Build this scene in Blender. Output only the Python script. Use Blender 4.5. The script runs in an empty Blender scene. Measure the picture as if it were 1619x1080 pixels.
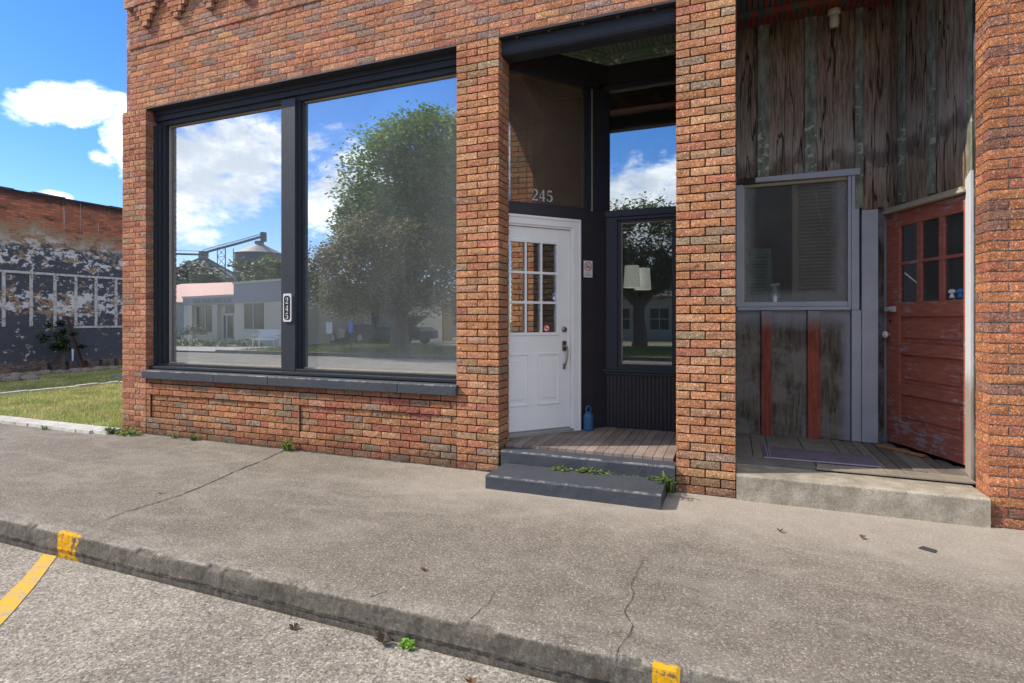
import bpy, math, random
from mathutils import Vector, Matrix, noise
random.seed(7)
S = bpy.context.scene
R = math.radians
# ------------------------------------------------------------------ camera
EYE = 1.375
TH = math.atan(880 / 2210)
cam = bpy.data.cameras.new('camera'); co = bpy.data.objects.new('camera', cam)
S.collection.objects.link(co); S.camera = co
co.location = (0, -4.6, EYE); co.rotation_euler = (R(90), 0, TH)
cam.sensor_width = 36; cam.lens = 36 * 880 / 1619; cam.shift_y = -35 / 1619
cam.clip_start = .05; cam.clip_end = 2000
# ------------------------------------------------------------------ sun and sky
SUN = Vector((1, .43, -1.03)).normalized()
sl = bpy.data.lights.new('sun', 'SUN'); so = bpy.data.objects.new('sun', sl); S.collection.objects.link(so)
sl.energy = 2.5; sl.angle = R(.5); sl.color = (1, .90, .76)
so.rotation_euler = SUN.to_track_quat('-Z', 'Y').to_euler(); so.location = (-10, -5, 12)
W = bpy.data.worlds.new('World'); S.world = W; W.use_nodes = True
nt = W.node_tree; nt.nodes.clear()


class NG:
    """tiny node helper"""
    def __init__(s, nt): s.nt = nt
    def n(s, t, **k):
        n = s.nt.nodes.new(t)
        for a, b in k.items(): setattr(n, a, b)
        return n
    def put(s, sock, v):
        if v is None: return
        if hasattr(v, 'is_output') or isinstance(v, bpy.types.NodeSocket): s.nt.links.new(v, sock)
        else:
            if isinstance(v, tuple) and len(v) == 3 and sock.type == 'RGBA': v = v + (1,)
            sock.default_value = v
    def m(s, op, a, b=None, c=None, clamp=False):
        n = s.n('ShaderNodeMath', operation=op, use_clamp=clamp)
        for i, v in enumerate((a, b, c)): s.put(n.inputs[i], v)
        return n.outputs[0]
    def mix(s, f, a, b, mode='MIX'):
        n = s.n('ShaderNodeMix', data_type='RGBA', blend_type=mode)
        s.put(n.inputs[0], f); s.put(n.inputs[6], a); s.put(n.inputs[7], b)
        return n.outputs[2]
    def ramp(s, f, stops, interp='LINEAR'):
        n = s.n('ShaderNodeValToRGB'); n.color_ramp.interpolation = interp
        e = n.color_ramp.elements
        while len(e) < len(stops): e.new(.5)
        for i, (p, c) in enumerate(stops):
            e[i].position = p; e[i].color = (c if len(c) == 4 else tuple(c) + (1,)) if isinstance(c, tuple) else (c, c, c, 1)
        s.put(n.inputs[0], f); return n.outputs[0]
    def noise(s, vec, scale, detail=4, rough=.55, dist=0):
        n = s.n('ShaderNodeTexNoise'); s.put(n.inputs['Vector'], vec)
        n.inputs['Scale'].default_value = scale; n.inputs['Detail'].default_value = detail
        n.inputs['Roughness'].default_value = rough; n.inputs['Distortion'].default_value = dist
        return n.outputs[0]
    def vor(s, vec, scale, feature='F1', out=0):
        n = s.n('ShaderNodeTexVoronoi', feature=feature); s.put(n.inputs['Vector'], vec)
        n.inputs['Scale'].default_value = scale; return n.outputs[out]
    def scale(s, vec, v, loc=(0, 0, 0)):
        n = s.n('ShaderNodeMapping'); s.put(n.inputs[0], vec); n.inputs['Scale'].default_value = v
        n.inputs['Location'].default_value = loc; return n.outputs[0]
    def sep(s, vec):
        n = s.n('ShaderNodeSeparateXYZ'); s.put(n.inputs[0], vec); return n.outputs
    def sstep(s, v, a, b):
        n = s.n('ShaderNodeMapRange', interpolation_type='SMOOTHSTEP'); s.put(n.inputs[0], v)
        n.inputs[1].default_value = a; n.inputs[2].default_value = b; return n.outputs[0]


g = NG(nt)
sky = g.n('ShaderNodeTexSky', sky_type='NISHITA', sun_disc=False)
sky.sun_elevation = math.asin(-SUN.z); sky.sun_rotation = math.atan2(-SUN.x, -SUN.y)
sky.altitude = 200; sky.air_density = 1.0; sky.dust_density = .3; sky.ozone_density = 2.5
tc = g.n('ShaderNodeTexCoord'); d = tc.outputs['Generated']
x, y, z = g.sep(d)
hs = g.n('ShaderNodeHueSaturation'); hs.inputs['Saturation'].default_value = 1.32; hs.inputs['Value'].default_value = .72
g.put(hs.inputs['Color'], sky.outputs[0])
az = g.m('MULTIPLY', g.m('ARCTAN2', x, y), 57.2958)
el = g.m('MULTIPLY', g.m('ARCSINE', z), 57.2958)
# clouds: coverage blobs (azimuth, elevation, half widths, weight, slope) broken up by noise
def blob(a0, e0, wa, we, wt, sh=0):
    da = g.m('SUBTRACT', az, a0)
    da = g.m('WRAP', da, 180, -180)
    de = g.m('SUBTRACT', g.m('SUBTRACT', el, e0), g.m('MULTIPLY', da, sh))
    r = g.m('ADD', g.m('POWER', g.m('DIVIDE', da, wa), 2), g.m('POWER', g.m('DIVIDE', de, we), 2))
    return g.m('MULTIPLY', g.m('SUBTRACT', 1, r), wt, clamp=False)
blobs = [blob(-60.2, 16.8, 5.0, 1.9, .62, .22), blob(-55.0, 15.0, 3.5, 4.3, .78), blob(-57.9, 13.0, 1.5, .9, .35, -.2), blob(-61.2, 9.7, 1.2, .5, .3),
         blob(-50, 15, 5, 5, .4),
         blob(-127, 12.2, 14, 5.6, .55, -.28), blob(-142, 12.5, 5.5, 4.6, .5, -.25), blob(-169, 10.5, 14, 5.8, .5), blob(170, 11, 12, 6, .45),
         blob(-100, 12, 9, 5, .35), blob(180, 60, 95, 31, 2.2), blob(140, 25, 22, 9, .5), blob(120, 18, 25, 8, .35), blob(60, 15, 30, 7, .35), blob(0, 25, 20, 8, .3)]  # the big high cloud behind the camera is added, unseen, for neutral fill
cov = blobs[0]
for b in blobs[1:]: cov = g.m('MAXIMUM', cov, b)
cov = g.m('MAXIMUM', cov, -.5)
sv = g.scale(d, (1, 1, 1.7))
n1 = g.noise(sv, 9, 9, .66, .3); n2 = g.noise(sv, 22, 6, .6)
cn = g.m('ADD', g.m('MULTIPLY', g.m('SUBTRACT', n1, .5), 1.5), g.m('MULTIPLY', g.m('SUBTRACT', n2, .5), .7))
cd = g.sstep(g.m('ADD', cov, cn), -.04, .42)
shade = g.sstep(g.m('ADD', g.noise(g.scale(d, (1, 1, 2), (.02, .03, .06)), 9, 6, .6), g.m('MULTIPLY', cov, .35)), .42, .75)
ccol = g.mix(shade, (7.9, 7.9, 7.9), (3.9, 4.2, 4.7))
skyb = g.mix(1, hs.outputs[0], (.78, .79, .95), 'MULTIPLY')
skyc = g.mix(g.m('MULTIPLY', cd, .97), skyb, ccol)
bg = g.n('ShaderNodeBackground'); bg.inputs[1].default_value = .15; g.put(bg.inputs[0], skyc)
g.nt.links.new(bg.outputs[0], g.n('ShaderNodeOutputWorld').inputs[0])
V = S.view_settings; V.view_transform = 'Standard'; V.look = 'None'; V.gamma = 1; V.exposure = 1.1
S.cycles.max_bounces = 8; S.cycles.transparent_max_bounces = 12; S.cycles.glossy_bounces = 5
S.cycles.caustics_reflective = False; S.cycles.caustics_refractive = False


# ------------------------------------------------------------------ mesh collector
class MB:
    def __init__(s): s.v = []; s.f = []; s.c = []; s.mi = []; s.sm = {}; s.cur = (1, 1, 1); s.m = 0
    def vert(s, p): s.v.append(tuple(p)); return len(s.v) - 1
    def face(s, ids, col=None, mi=None):
        s.f.append(tuple(ids)); s.c.append(col or s.cur); s.mi.append(s.m if mi is None else mi)
    def poly(s, pts, col=None): s.face([s.vert(p) for p in pts], col)
    def hexa(s, P, col=None):
        i = [s.vert(p) for p in P]
        for q in ((0, 3, 2, 1), (4, 5, 6, 7), (0, 1, 5, 4), (1, 2, 6, 5), (2, 3, 7, 6), (3, 0, 4, 7)): s.face([i[k] for k in q], col)
    def box(s, x0, x1, y0, y1, z0, z1, col=None):
        s.hexa([(x0, y0, z0), (x1, y0, z0), (x1, y1, z0), (x0, y1, z0), (x0, y0, z1), (x1, y0, z1), (x1, y1, z1), (x0, y1, z1)], col)
    def fbox(s, F, a0, a1, n0, n1, z0, z1, col=None):
        """box in a wall frame F: along a, outward normal n, up z"""
        s.hexa([F(a0, n1, z0), F(a1, n1, z0), F(a1, n0, z0), F(a0, n0, z0), F(a0, n1, z1), F(a1, n1, z1), F(a1, n0, z1), F(a0, n0, z1)], col)
    def tube(s, pts, rad, n=10, cap=True, col=None):
        pts = [Vector(p) for p in pts]
        if not hasattr(rad, '__len__'): rad = [rad] * len(pts)
        rings = []; up = None
        for k, p in enumerate(pts):
            t = (pts[min(k + 1, len(pts) - 1)] - pts[max(k - 1, 0)]).normalized()
            if up is None: up = Vector((0, 0, 1)) if abs(t.z) < .9 else Vector((1, 0, 0))
            a = t.cross(up).normalized(); b = a.cross(t).normalized(); up = b
            rings.append([s.vert(p + (a * math.cos(2 * math.pi * j / n) + b * math.sin(2 * math.pi * j / n)) * rad[k]) for j in range(n)])
        for A, B in zip(rings, rings[1:]):
            for j in range(n): s.face((A[j], A[(j + 1) % n], B[(j + 1) % n], B[j]), col)
        if cap: s.face(rings[0][::-1], col); s.face(rings[-1], col)
    def lathe(s, cx, cy, prof, n=24, col=None, axis=None):
        rings = []
        for r, z in prof:
            ring = []
            for j in range(n):
                a = 2 * math.pi * j / n; p = Vector((r * math.cos(a), r * math.sin(a), z))
                if axis is not None: p = axis @ p
                else: p = p + Vector((cx, cy, 0))
                ring.append(s.vert(p))
            rings.append(ring)
        for A, B in zip(rings, rings[1:]):
            for j in range(n): s.face((A[j], A[(j + 1) % n], B[(j + 1) % n], B[j]), col)
        s.face(rings[0][::-1], col); s.face(rings[-1], col)
    def build(s, name, mat, parent=None, bevel=0, smooth=False, loc=None):
        off = Vector((0, 0, 0))
        if parent is not None:
            q = parent
            while q is not None: off += q.location; q = q.parent
        else:
            if loc is None:
                xs = [v[0] for v in s.v]; ys = [v[1] for v in s.v]; zs = [v[2] for v in s.v]
                loc = ((min(xs) + max(xs)) / 2, (min(ys) + max(ys)) / 2, min(zs))
            off = Vector(loc)
        me = bpy.data.meshes.new(name)
        me.from_pydata([(v[0] - off.x, v[1] - off.y, v[2] - off.z) for v in s.v], [], s.f)
        if len(set(s.c)) > 1 or s.c[0] != (1, 1, 1):
            at = me.color_attributes.new('Col', 'FLOAT_COLOR', 'CORNER')
            buf = []
            for f, c in zip(s.f, s.c): buf.extend((c[0], c[1], c[2], 1) * len(f))
            at.data.foreach_set('color', buf)
        for m in (mat if isinstance(mat, (list, tuple)) else [mat]): me.materials.append(m)
        me.polygons.foreach_set('material_index', s.mi)
        if smooth: me.polygons.foreach_set('use_smooth', [True] * len(s.f))
        elif s.sm: me.polygons.foreach_set('use_smooth', [i in s.sm for i in range(len(s.f))])
        me.update()
        o = bpy.data.objects.new(name, me); S.collection.objects.link(o)
        if parent is not None: o.parent = parent
        else: o.location = off
        if bevel:
            b = o.modifiers.new('bevel', 'BEVEL'); b.width = bevel; b.segments = 2; b.limit_method = 'ANGLE'; b.angle_limit = R(40)
        return o


ORD = ['first', 'second', 'third', 'fourth', 'fifth', 'sixth', 'seventh', 'eighth', 'ninth']
def tag(o, label, cat=None, group=None, kind=None):
    if label: o['label'] = label
    if cat: o['category'] = cat
    if group: o['group'] = group
    if kind: o['kind'] = kind
    return o
def thing(name, loc, label, cat, group=None):
    o = bpy.data.objects.new(name, None); S.collection.objects.link(o); o.location = loc; o.empty_display_size = .2
    return tag(o, label, cat, group)
def copy_tree(o, parent=None):
    c = o.copy(); S.collection.objects.link(c); c.parent = parent
    for ch in o.children: copy_tree(ch, c)
    return c
def frame(P, D, N):
    return lambda a, n, z: (P[0] + D[0] * a + N[0] * n, P[1] + D[1] * a + N[1] * n, z)


# ------------------------------------------------------------------ materials
def mat(name, fn, disp=None):
    m = bpy.data.materials.new(name); m.use_nodes = True; m.node_tree.nodes.clear()
    g = NG(m.node_tree); p = g.n('ShaderNodeBsdfPrincipled'); o = g.n('ShaderNodeOutputMaterial')
    g.nt.links.new(p.outputs[0], o.inputs[0])
    tc = g.n('ShaderNodeTexCoord'); geo = g.n('ShaderNodeNewGeometry')
    g.pos = geo.outputs['Position']; g.obj = tc.outputs['Object']; g.p = p; g.out = o
    fn(g, p); return m
def setp(g, p, col=None, rough=None, metal=None, spec=None, bump=None, strength=.3, dist=.01):
    g.put(p.inputs['Base Color'], col); g.put(p.inputs['Roughness'], rough); g.put(p.inputs['Metallic'], metal)
    g.put(p.inputs['Specular IOR Level'], spec)
    if bump is not None:
        b = g.n('ShaderNodeBump'); b.inputs['Strength'].default_value = strength; b.inputs['Distance'].default_value = dist
        g.put(b.inputs['Height'], bump); g.nt.links.new(b.outputs[0], p.inputs['Normal'])
def attr(g, n='Col'):
    a = g.n('ShaderNodeAttribute'); a.attribute_name = n; return a.outputs[0]
def plain(name, col, rough=.6, metal=0, var=.25, sc=30, bump=.15, spec=.4):
    def fn(g, p):
        n = g.noise(g.pos, sc, 5)
        c = g.mix(n, tuple(max(0, v * (1 - var)) for v in col), tuple(v * (1 + var) for v in col))
        setp(g, p, c, rough, metal, spec, g.noise(g.pos, sc * 3, 3), bump, .004)
    return mat(name, fn)

def m_brick(g, p):
    c = attr(g)
    n = g.noise(g.pos, 55, 6, .7); b = g.noise(g.pos, 2.2, 4)
    c = g.mix(1, c, g.ramp(g.noise(g.scale(g.pos, (1.3, 1.3, .9)), 48, 5, .7), [(.28, .90), (.44, 1.38), (.6, 1.55), (.75, 1.75)]), 'MULTIPLY')
    hv = g.n('ShaderNodeHueSaturation'); hv.inputs['Saturation'].default_value = .94; g.put(hv.inputs['Color'], c); c = g.mix(1, hv.outputs[0], (1.04, .97, .96), 'MULTIPLY')
    c = g.mix(1, c, g.ramp(b, [(.3, .80), (.7, 1.1)]), 'MULTIPLY')
    stk = g.noise(g.scale(g.pos, (5, 5, .45)), 2, 5, .65)
    c = g.mix(g.m('MULTIPLY', g.sstep(stk, .58, .78), .28), c, (.13, .095, .075))
    # damp / dirt along the pavement
    zz = g.sep(g.pos)[2]
    dirt = g.m('MULTIPLY', g.sstep(g.m('ADD', zz, g.m('MULTIPLY', g.noise(g.pos, 6, 4), -.25)), .12, -.12), .55)
    c = g.mix(dirt, c, (.10, .075, .06))
    n2 = g.noise(g.scale(g.pos, (1.25, 1.25, .85)), 62, 3, .6, 1.2)
    pit_shade = g.sstep(n2, .50, .36)
    c = g.mix(g.m('MULTIPLY', pit_shade, .36), c, (.10, .045, .025))  # shade that grazing sun leaves in the pits, painted into the colour
    c = g.mix(g.m('MULTIPLY', g.sstep(n2, .56, .70), .22), c, (.85, .62, .42))
    setp(g, p, c, .92, spec=.12, bump=g.m('ADD', g.m('MULTIPLY', n, .35), g.m('MULTIPLY', g.sstep(n2, .34, .62), 1.2)), strength=1.0, dist=.014)
M_BRICK = mat('brick', m_brick)

def m_bluepaint(g, p):
    st = g.noise(g.scale(g.pos, (6, 6, .8)), 9, 6, .7); n = g.noise(g.pos, 40, 5, .7)
    c = g.mix(st, (.015, .017, .024), (.034, .037, .048))
    worn = g.sstep(g.noise(g.scale(g.pos, (1, 1, .4)), 28, 6, .75), .66, .74)
    c = g.mix(g.m('MULTIPLY', worn, .6), c, (.20, .20, .21))
    setp(g, p, c, .5, spec=.45, bump=g.m('ADD', st, n), strength=.35, dist=.004)
M_BLUE = mat('blue_grey_paint', m_bluepaint)
def m_bluepaint_h(g, p):
    st = g.noise(g.scale(g.pos, (.8, 6, 6)), 9, 6, .7); n = g.noise(g.pos, 40, 5, .7)
    c = g.mix(st, (.014, .016, .023), (.032, .036, .046))
    setp(g, p, c, .6, spec=.3, bump=g.m('ADD', st, n), strength=.45, dist=.004)
M_BLUEH = mat('blue_grey_paint_rail', m_bluepaint_h)
def m_bluestone(g, p):
    n = g.noise(g.pos, 60, 6, .75); b = g.noise(g.pos, 5, 5)
    c = g.mix(b, (.038, .043, .055), (.068, .074, .088))
    ch = g.sstep(g.noise(g.pos, 38, 7, .8), .63, .68)
    c = g.mix(g.m('MULTIPLY', ch, .75), c, (.24, .235, .22))
    x, y, z = g.sep(g.pos)
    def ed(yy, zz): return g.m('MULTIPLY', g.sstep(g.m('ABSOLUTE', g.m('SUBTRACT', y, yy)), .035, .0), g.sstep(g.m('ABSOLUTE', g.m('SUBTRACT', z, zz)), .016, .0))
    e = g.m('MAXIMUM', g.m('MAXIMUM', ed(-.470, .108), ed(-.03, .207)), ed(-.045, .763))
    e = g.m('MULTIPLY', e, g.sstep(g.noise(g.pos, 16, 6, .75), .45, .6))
    c = g.mix(g.m('MULTIPLY', e, .5), c, (.42, .42, .42))  # worn pale step and sill edges, with a sunlit highlight painted in
    setp(g, p, c, .62, spec=.35, bump=g.m('ADD', n, g.noise(g.pos, 14, 4)), strength=.6, dist=.008)
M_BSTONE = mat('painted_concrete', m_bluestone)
M_CHAR = plain('charcoal_paint', (.034, .030, .036), .5, var=.3, sc=8)
def m_darkbeam(g, p):
    st = g.noise(g.scale(g.pos, (1.2, 1.2, 14)), 12, 6, .75)
    c = g.mix(g.sstep(st, .58, .72), (.024, .021, .021), (.13, .11, .09))
    setp(g, p, c, .65, spec=.3, bump=st, strength=.5, dist=.005)
M_DBEAM = mat('dark_weathered_fascia', m_darkbeam)
def m_green(g, p):
    n = g.noise(g.scale(g.pos, (1, .45, 1)), 26, 7, .8); m2 = g.noise(g.pos, 1.7, 2)
    chip = g.sstep(g.m('ADD', n, g.m('MULTIPLY', g.m('SUBTRACT', m2, .5), .55)), .56, .60)
    c = g.mix(chip, (.16, .24, .165), (.85, .80, .62))
    setp(g, p, c, .6, bump=chip, strength=.4, dist=.003)
M_GREEN = mat('peeling_green_paint', m_green)
M_WHITE = plain('white_paint', (.86, .85, .83), .4, var=.07, sc=4, bump=.03)
M_CREAM = plain('old_cream_trim', (.42, .36, .26), .7, var=.3)
M_METAL = plain('brushed_nickel', (.42, .38, .33), .32, 1, var=.15)
M_BLACK = plain('black_rubber', (.012, .012, .012), .6)

def glass(name, refl, dust, dcol=(.5, .52, .52), rough=0.0, tint=(.9, .93, .95), edge=None, dustscale=3):
    m = bpy.data.materials.new(name); m.use_nodes = True; m.node_tree.nodes.clear(); g = NG(m.node_tree)
    out = g.n('ShaderNodeOutputMaterial'); geo = g.n('ShaderNodeNewGeometry'); pos = geo.outputs['Position']
    gl = g.n('ShaderNodeBsdfGlossy'); gl.inputs[0].default_value = tint + (1,); gl.inputs['Roughness'].default_value = rough
    wv = g.n('ShaderNodeBump'); wv.inputs['Strength'].default_value = .02; wv.inputs['Distance'].default_value = .01
    g.put(wv.inputs['Height'], g.noise(pos, 1.6, 1)); g.nt.links.new(wv.outputs[0], gl.inputs['Normal'])
    tr = g.n('ShaderNodeBsdfTransparent'); tr.inputs[0].default_value = (.86, .9, .88, 1)
    fr = g.n('ShaderNodeFresnel'); fr.inputs[0].default_value = 1.5
    f = g.m('ADD', g.m('MULTIPLY', fr.outputs[0], 1.3), refl - .05, clamp=True)
    mx = g.n('ShaderNodeMixShader'); g.put(mx.inputs[0], f); g.nt.links.new(tr.outputs[0], mx.inputs[1]); g.nt.links.new(gl.outputs[0], mx.inputs[2])
    df = g.n('ShaderNodeBsdfDiffuse'); df.inputs[0].default_value = dcol + (1,)
    dn = g.noise(g.scale(pos, (1, 1, .5)), dustscale, 6, .65)
    dv = g.m('MULTIPLY', g.m('ADD', .45, g.m('MULTIPLY', g.sstep(dn, .25, .8), .55)), dust)
    st = g.sstep(g.noise(g.scale(pos, (9, 9, .5)), 3, 5, .7), .5, .8)
    dv = g.m('ADD', g.m('ADD', dv, dust * .35), g.m('MULTIPLY', st, dust * .5))
    sp = g.sstep(g.noise(pos, 160, 2), .73, .78)
    dv = g.m('ADD', dv, g.m('MULTIPLY', sp, dust), clamp=True)
    if edge:
        x0, x1, z0, z1, w, amt = edge; xx, yy, zz = g.sep(pos)
        e = g.m('MINIMUM', g.m('MINIMUM', g.m('SUBTRACT', xx, x0), g.m('SUBTRACT', x1, xx)), g.m('SUBTRACT', zz, z0))
        e = g.m('ADD', e, g.m('MULTIPLY', g.m('SUBTRACT', g.noise(pos, 9, 5), .5), w * .7))
        dv = g.m('ADD', dv, g.m('MULTIPLY', g.sstep(e, w, 0), amt), clamp=True)
    m2 = g.n('ShaderNodeMixShader'); g.put(m2.inputs[0], dv); g.nt.links.new(mx.outputs[0], m2.inputs[1]); g.nt.links.new(df.outputs[0], m2.inputs[2])
    g.nt.links.new(m2.outputs[0], out.inputs[0]); return m
M_GLASS = glass('shop_glass', .62, .11, dcol=(.50, .53, .52), edge=(-6.42, -2.47, .83, 3.9, .4, .06))
M_GLASS_R = glass('recess_glass', .42, .02)
M_GLASS_D = glass('door_glass', .34, .015)
M_GLASS_T = glass('transom_glass', .16, .13, dcol=(.55, .38, .27))  # brown film colour stands in for the dim interior and its reflections
M_GLASS_W = glass('dusty_glass', .0, .10, dcol=(.42, .41, .39), dustscale=4, edge=(.09, 1.007, 1.545, 2.9, .16, .34))
M_GLASS_O = glass('old_door_glass', .10, .10, dcol=(.30, .30, .30), dustscale=9)

# concrete family
def concrete(name, lo, hi, spk=1.0, fine=170, stain=.35, bump=.5, extra=None):
    def fn(g, p):
        big = g.noise(g.pos, .9, 5, .6); mid = g.noise(g.pos, 7, 6, .7); fi = g.noise(g.pos, fine, 3, .8)
        c = g.mix(g.sstep(mid, .3, .72), lo, hi)
        c = g.mix(1, c, g.ramp(big, [(.3, 1 - stain), (.55, 1.0), (.75, 1.12)]), 'MULTIPLY')
        v = g.vor(g.pos, fine * .75, out=1); vx = g.sep(v)[0]
        c = g.mix(g.m('MULTIPLY', g.sstep(vx, .80, .95), .38 * spk), c, (.58, .53, .45))
        c = g.mix(g.m('MULTIPLY', g.sstep(vx, .22, .08), .50 * spk), c, (.09, .082, .072))
        sp = g.noise(g.scale(g.pos, (1, 1, 1)), 62, 3, .75)
        c = g.mix(1, c, g.ramp(fi, [(.28, .60), (.5, 1), (.72, 1.4)]), 'MULTIPLY')
        c = g.mix(1, c, g.ramp(sp, [(.30, 1 - .42 * spk), (.5, 1), (.68, 1 + .42 * spk)]), 'MULTIPLY')
        h = g.m('ADD', fi, g.m('MULTIPLY', mid, .6))
        if extra: c = extra(g, c)
        setp(g, p, c, .9, spec=.2, bump=h, strength=bump, dist=.004)
    return mat(name, fn)
def walk_extra(g, c):
    x, y, z = g.sep(g.pos)
    # paler worn concrete close to the shop steps and along the kerb edge, darker band down the middle
    nn = g.m('MULTIPLY', g.m('SUBTRACT', g.noise(g.pos, 2.0, 5, .65), .5), 1.1)
    near = g.m('MULTIPLY', g.sstep(g.m('ADD', y, nn), -1.35, -.3), g.sstep(g.m('ADD', x, nn), -3.6, -1.6))
    c = g.mix(g.m('MULTIPLY', near, .45), c, (.45, .40, .34))
    edge = g.sstep(g.m('ADD', y, g.m('MULTIPLY', nn, .35)), -2.20, -2.36)
    c = g.mix(g.m('MULTIPLY', edge, .30), c, (.46, .44, .40))
    lw = g.sstep(g.m('ABSOLUTE', g.m('SUBTRACT', g.noise(g.scale(g.pos, (.35, 1.2, 1)), 1.1, 3), .5)), .05, .0)
    c = g.mix(g.m('MULTIPLY', lw, .12), c, (.44, .41, .36))
    return c
M_WALK = concrete('sidewalk_concrete', (.162, .141, .115), (.225, .198, .163), spk=.95, fine=210, stain=.18, extra=walk_extra)
M_ROAD = concrete('road_concrete', (.235, .208, .172), (.335, .303, .258), spk=1.2, fine=150, stain=.30, bump=.8)
M_STEP = concrete('step_concrete', (.27, .235, .18), (.43, .385, .31), spk=.35, fine=160, stain=.35)
M_WSTRIP = concrete('pale_kerb_concrete', (.42, .40, .36), (.60, .58, .53), spk=.3, fine=120, stain=.2)
def kerb_extra(g, c):
    x, y, z = g.sep(g.pos)
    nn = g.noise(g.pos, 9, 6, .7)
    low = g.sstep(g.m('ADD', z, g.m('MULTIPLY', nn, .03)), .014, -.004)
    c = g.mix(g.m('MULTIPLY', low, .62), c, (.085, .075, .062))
    stn = g.sstep(g.noise(g.scale(g.pos, (1, 1, .3)), 6, 6, .7), .5, .62)
    c = g.mix(g.m('MULTIPLY', g.m('MULTIPLY', stn, low), .5), c, (.05, .045, .04))
    nz = g.noise(g.pos, 26, 6, .75); paint = None
    for a, b in ((-4.06, -3.85), (-.30, -.195)):
        m = g.m('MULTIPLY', g.m('GREATER_THAN', x, a), g.m('LESS_THAN', x, b))
        paint = m if paint is None else g.m('MAXIMUM', paint, m)
    wear = g.sstep(nz, .40, .47); wear = g.m('MULTIPLY', wear, g.sstep(g.m('ADD', g.m('SUBTRACT', nz, .5), g.m('MULTIPLY', g.m('ABSOLUTE', g.m('SUBTRACT', x, g.m('SUBTRACT', -3.99, 0))), g.m('MULTIPLY', g.m('LESS_THAN', x, -2), -1.3))), -.16, -.08))
    top = g.sstep(g.m('ADD', y, g.m('MULTIPLY', nz, .03)), -2.285, -2.31)
    paint = g.m('MULTIPLY', g.m('MULTIPLY', paint, wear), top)
    return g.mix(paint, c, (.72, .37, .012))
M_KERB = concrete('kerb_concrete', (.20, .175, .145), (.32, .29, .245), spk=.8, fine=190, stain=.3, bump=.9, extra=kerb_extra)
def m_line(g, p):
    n = g.noise(g.pos, 60, 6, .8); n2 = g.noise(g.pos, 7, 5, .7)
    fac = g.sstep(g.m('ADD', n, g.m('MULTIPLY', n2, .6)), .78, .92)
    c = g.mix(fac, (.70, .38, .02), (.33, .30, .25))
    setp(g, p, c, .85, bump=n, strength=.6, dist=.004)
M_LINE = mat('worn_yellow_paint', m_line)

def wood(name, lo, hi, axis='z', sc=5, rough=.8, grey=None, spray=None, cracks=True):
    def fn(g, p):
        s = {'z': (8, 8, .7), 'x': (.7, 8, 8), 'y': (8, .7, 8)}[axis]
        v = g.scale(g.pos, s)
        a = g.noise(v, sc, 7, .7, .6); b = g.noise(g.pos, 2.3, 5, .6, .5)
        c = g.mix(g.sstep(a, .3, .7), lo, hi)
        c = g.mix(1, c, g.ramp(b, [(.3, .5), (.5, .95), (.7, 1.35)]), 'MULTIPLY')
        if grey: c = g.mix(g.sstep(g.noise(g.pos, 3.1, 5, .7), .45, .65), c, g.mix(a, tuple(q * .6 for q in grey), grey))
        if cracks: c = g.mix(g.sstep(g.noise(g.scale(g.pos, tuple(q * 2.2 for q in s)), 3, 5, .7), .64, .7), c, (.01, .008, .006))
        if spray: c = spray(g, c)
        setp(g, p, c, rough, spec=.25, bump=a, strength=.6, dist=.006)
    return mat(name, fn)
def spray_above(g, c):
    x, y, z = g.sep(g.pos)
    nn = g.m('MULTIPLY', g.m('SUBTRACT', g.noise(g.pos, 4, 5), .5), .25)
    # grey overspray clinging round the painted window and corner post
    m = g.sstep(g.m('ADD', g.m('MINIMUM', g.m('SUBTRACT', 1.49, z), g.m('MULTIPLY', g.m('SUBTRACT', 1.03, x), 2.2)), nn), .26, .02)
    m = g.m('MULTIPLY', m, g.m('LESS_THAN', z, 2.50))
    return g.mix(g.m('MULTIPLY', m, .85), c, (.27, .28, .31))
M_BOARD = wood('weathered_boards', (.012, .009, .007), (.085, .066, .052), 'z', 5, grey=(.16, .155, .16), spray=None)
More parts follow.
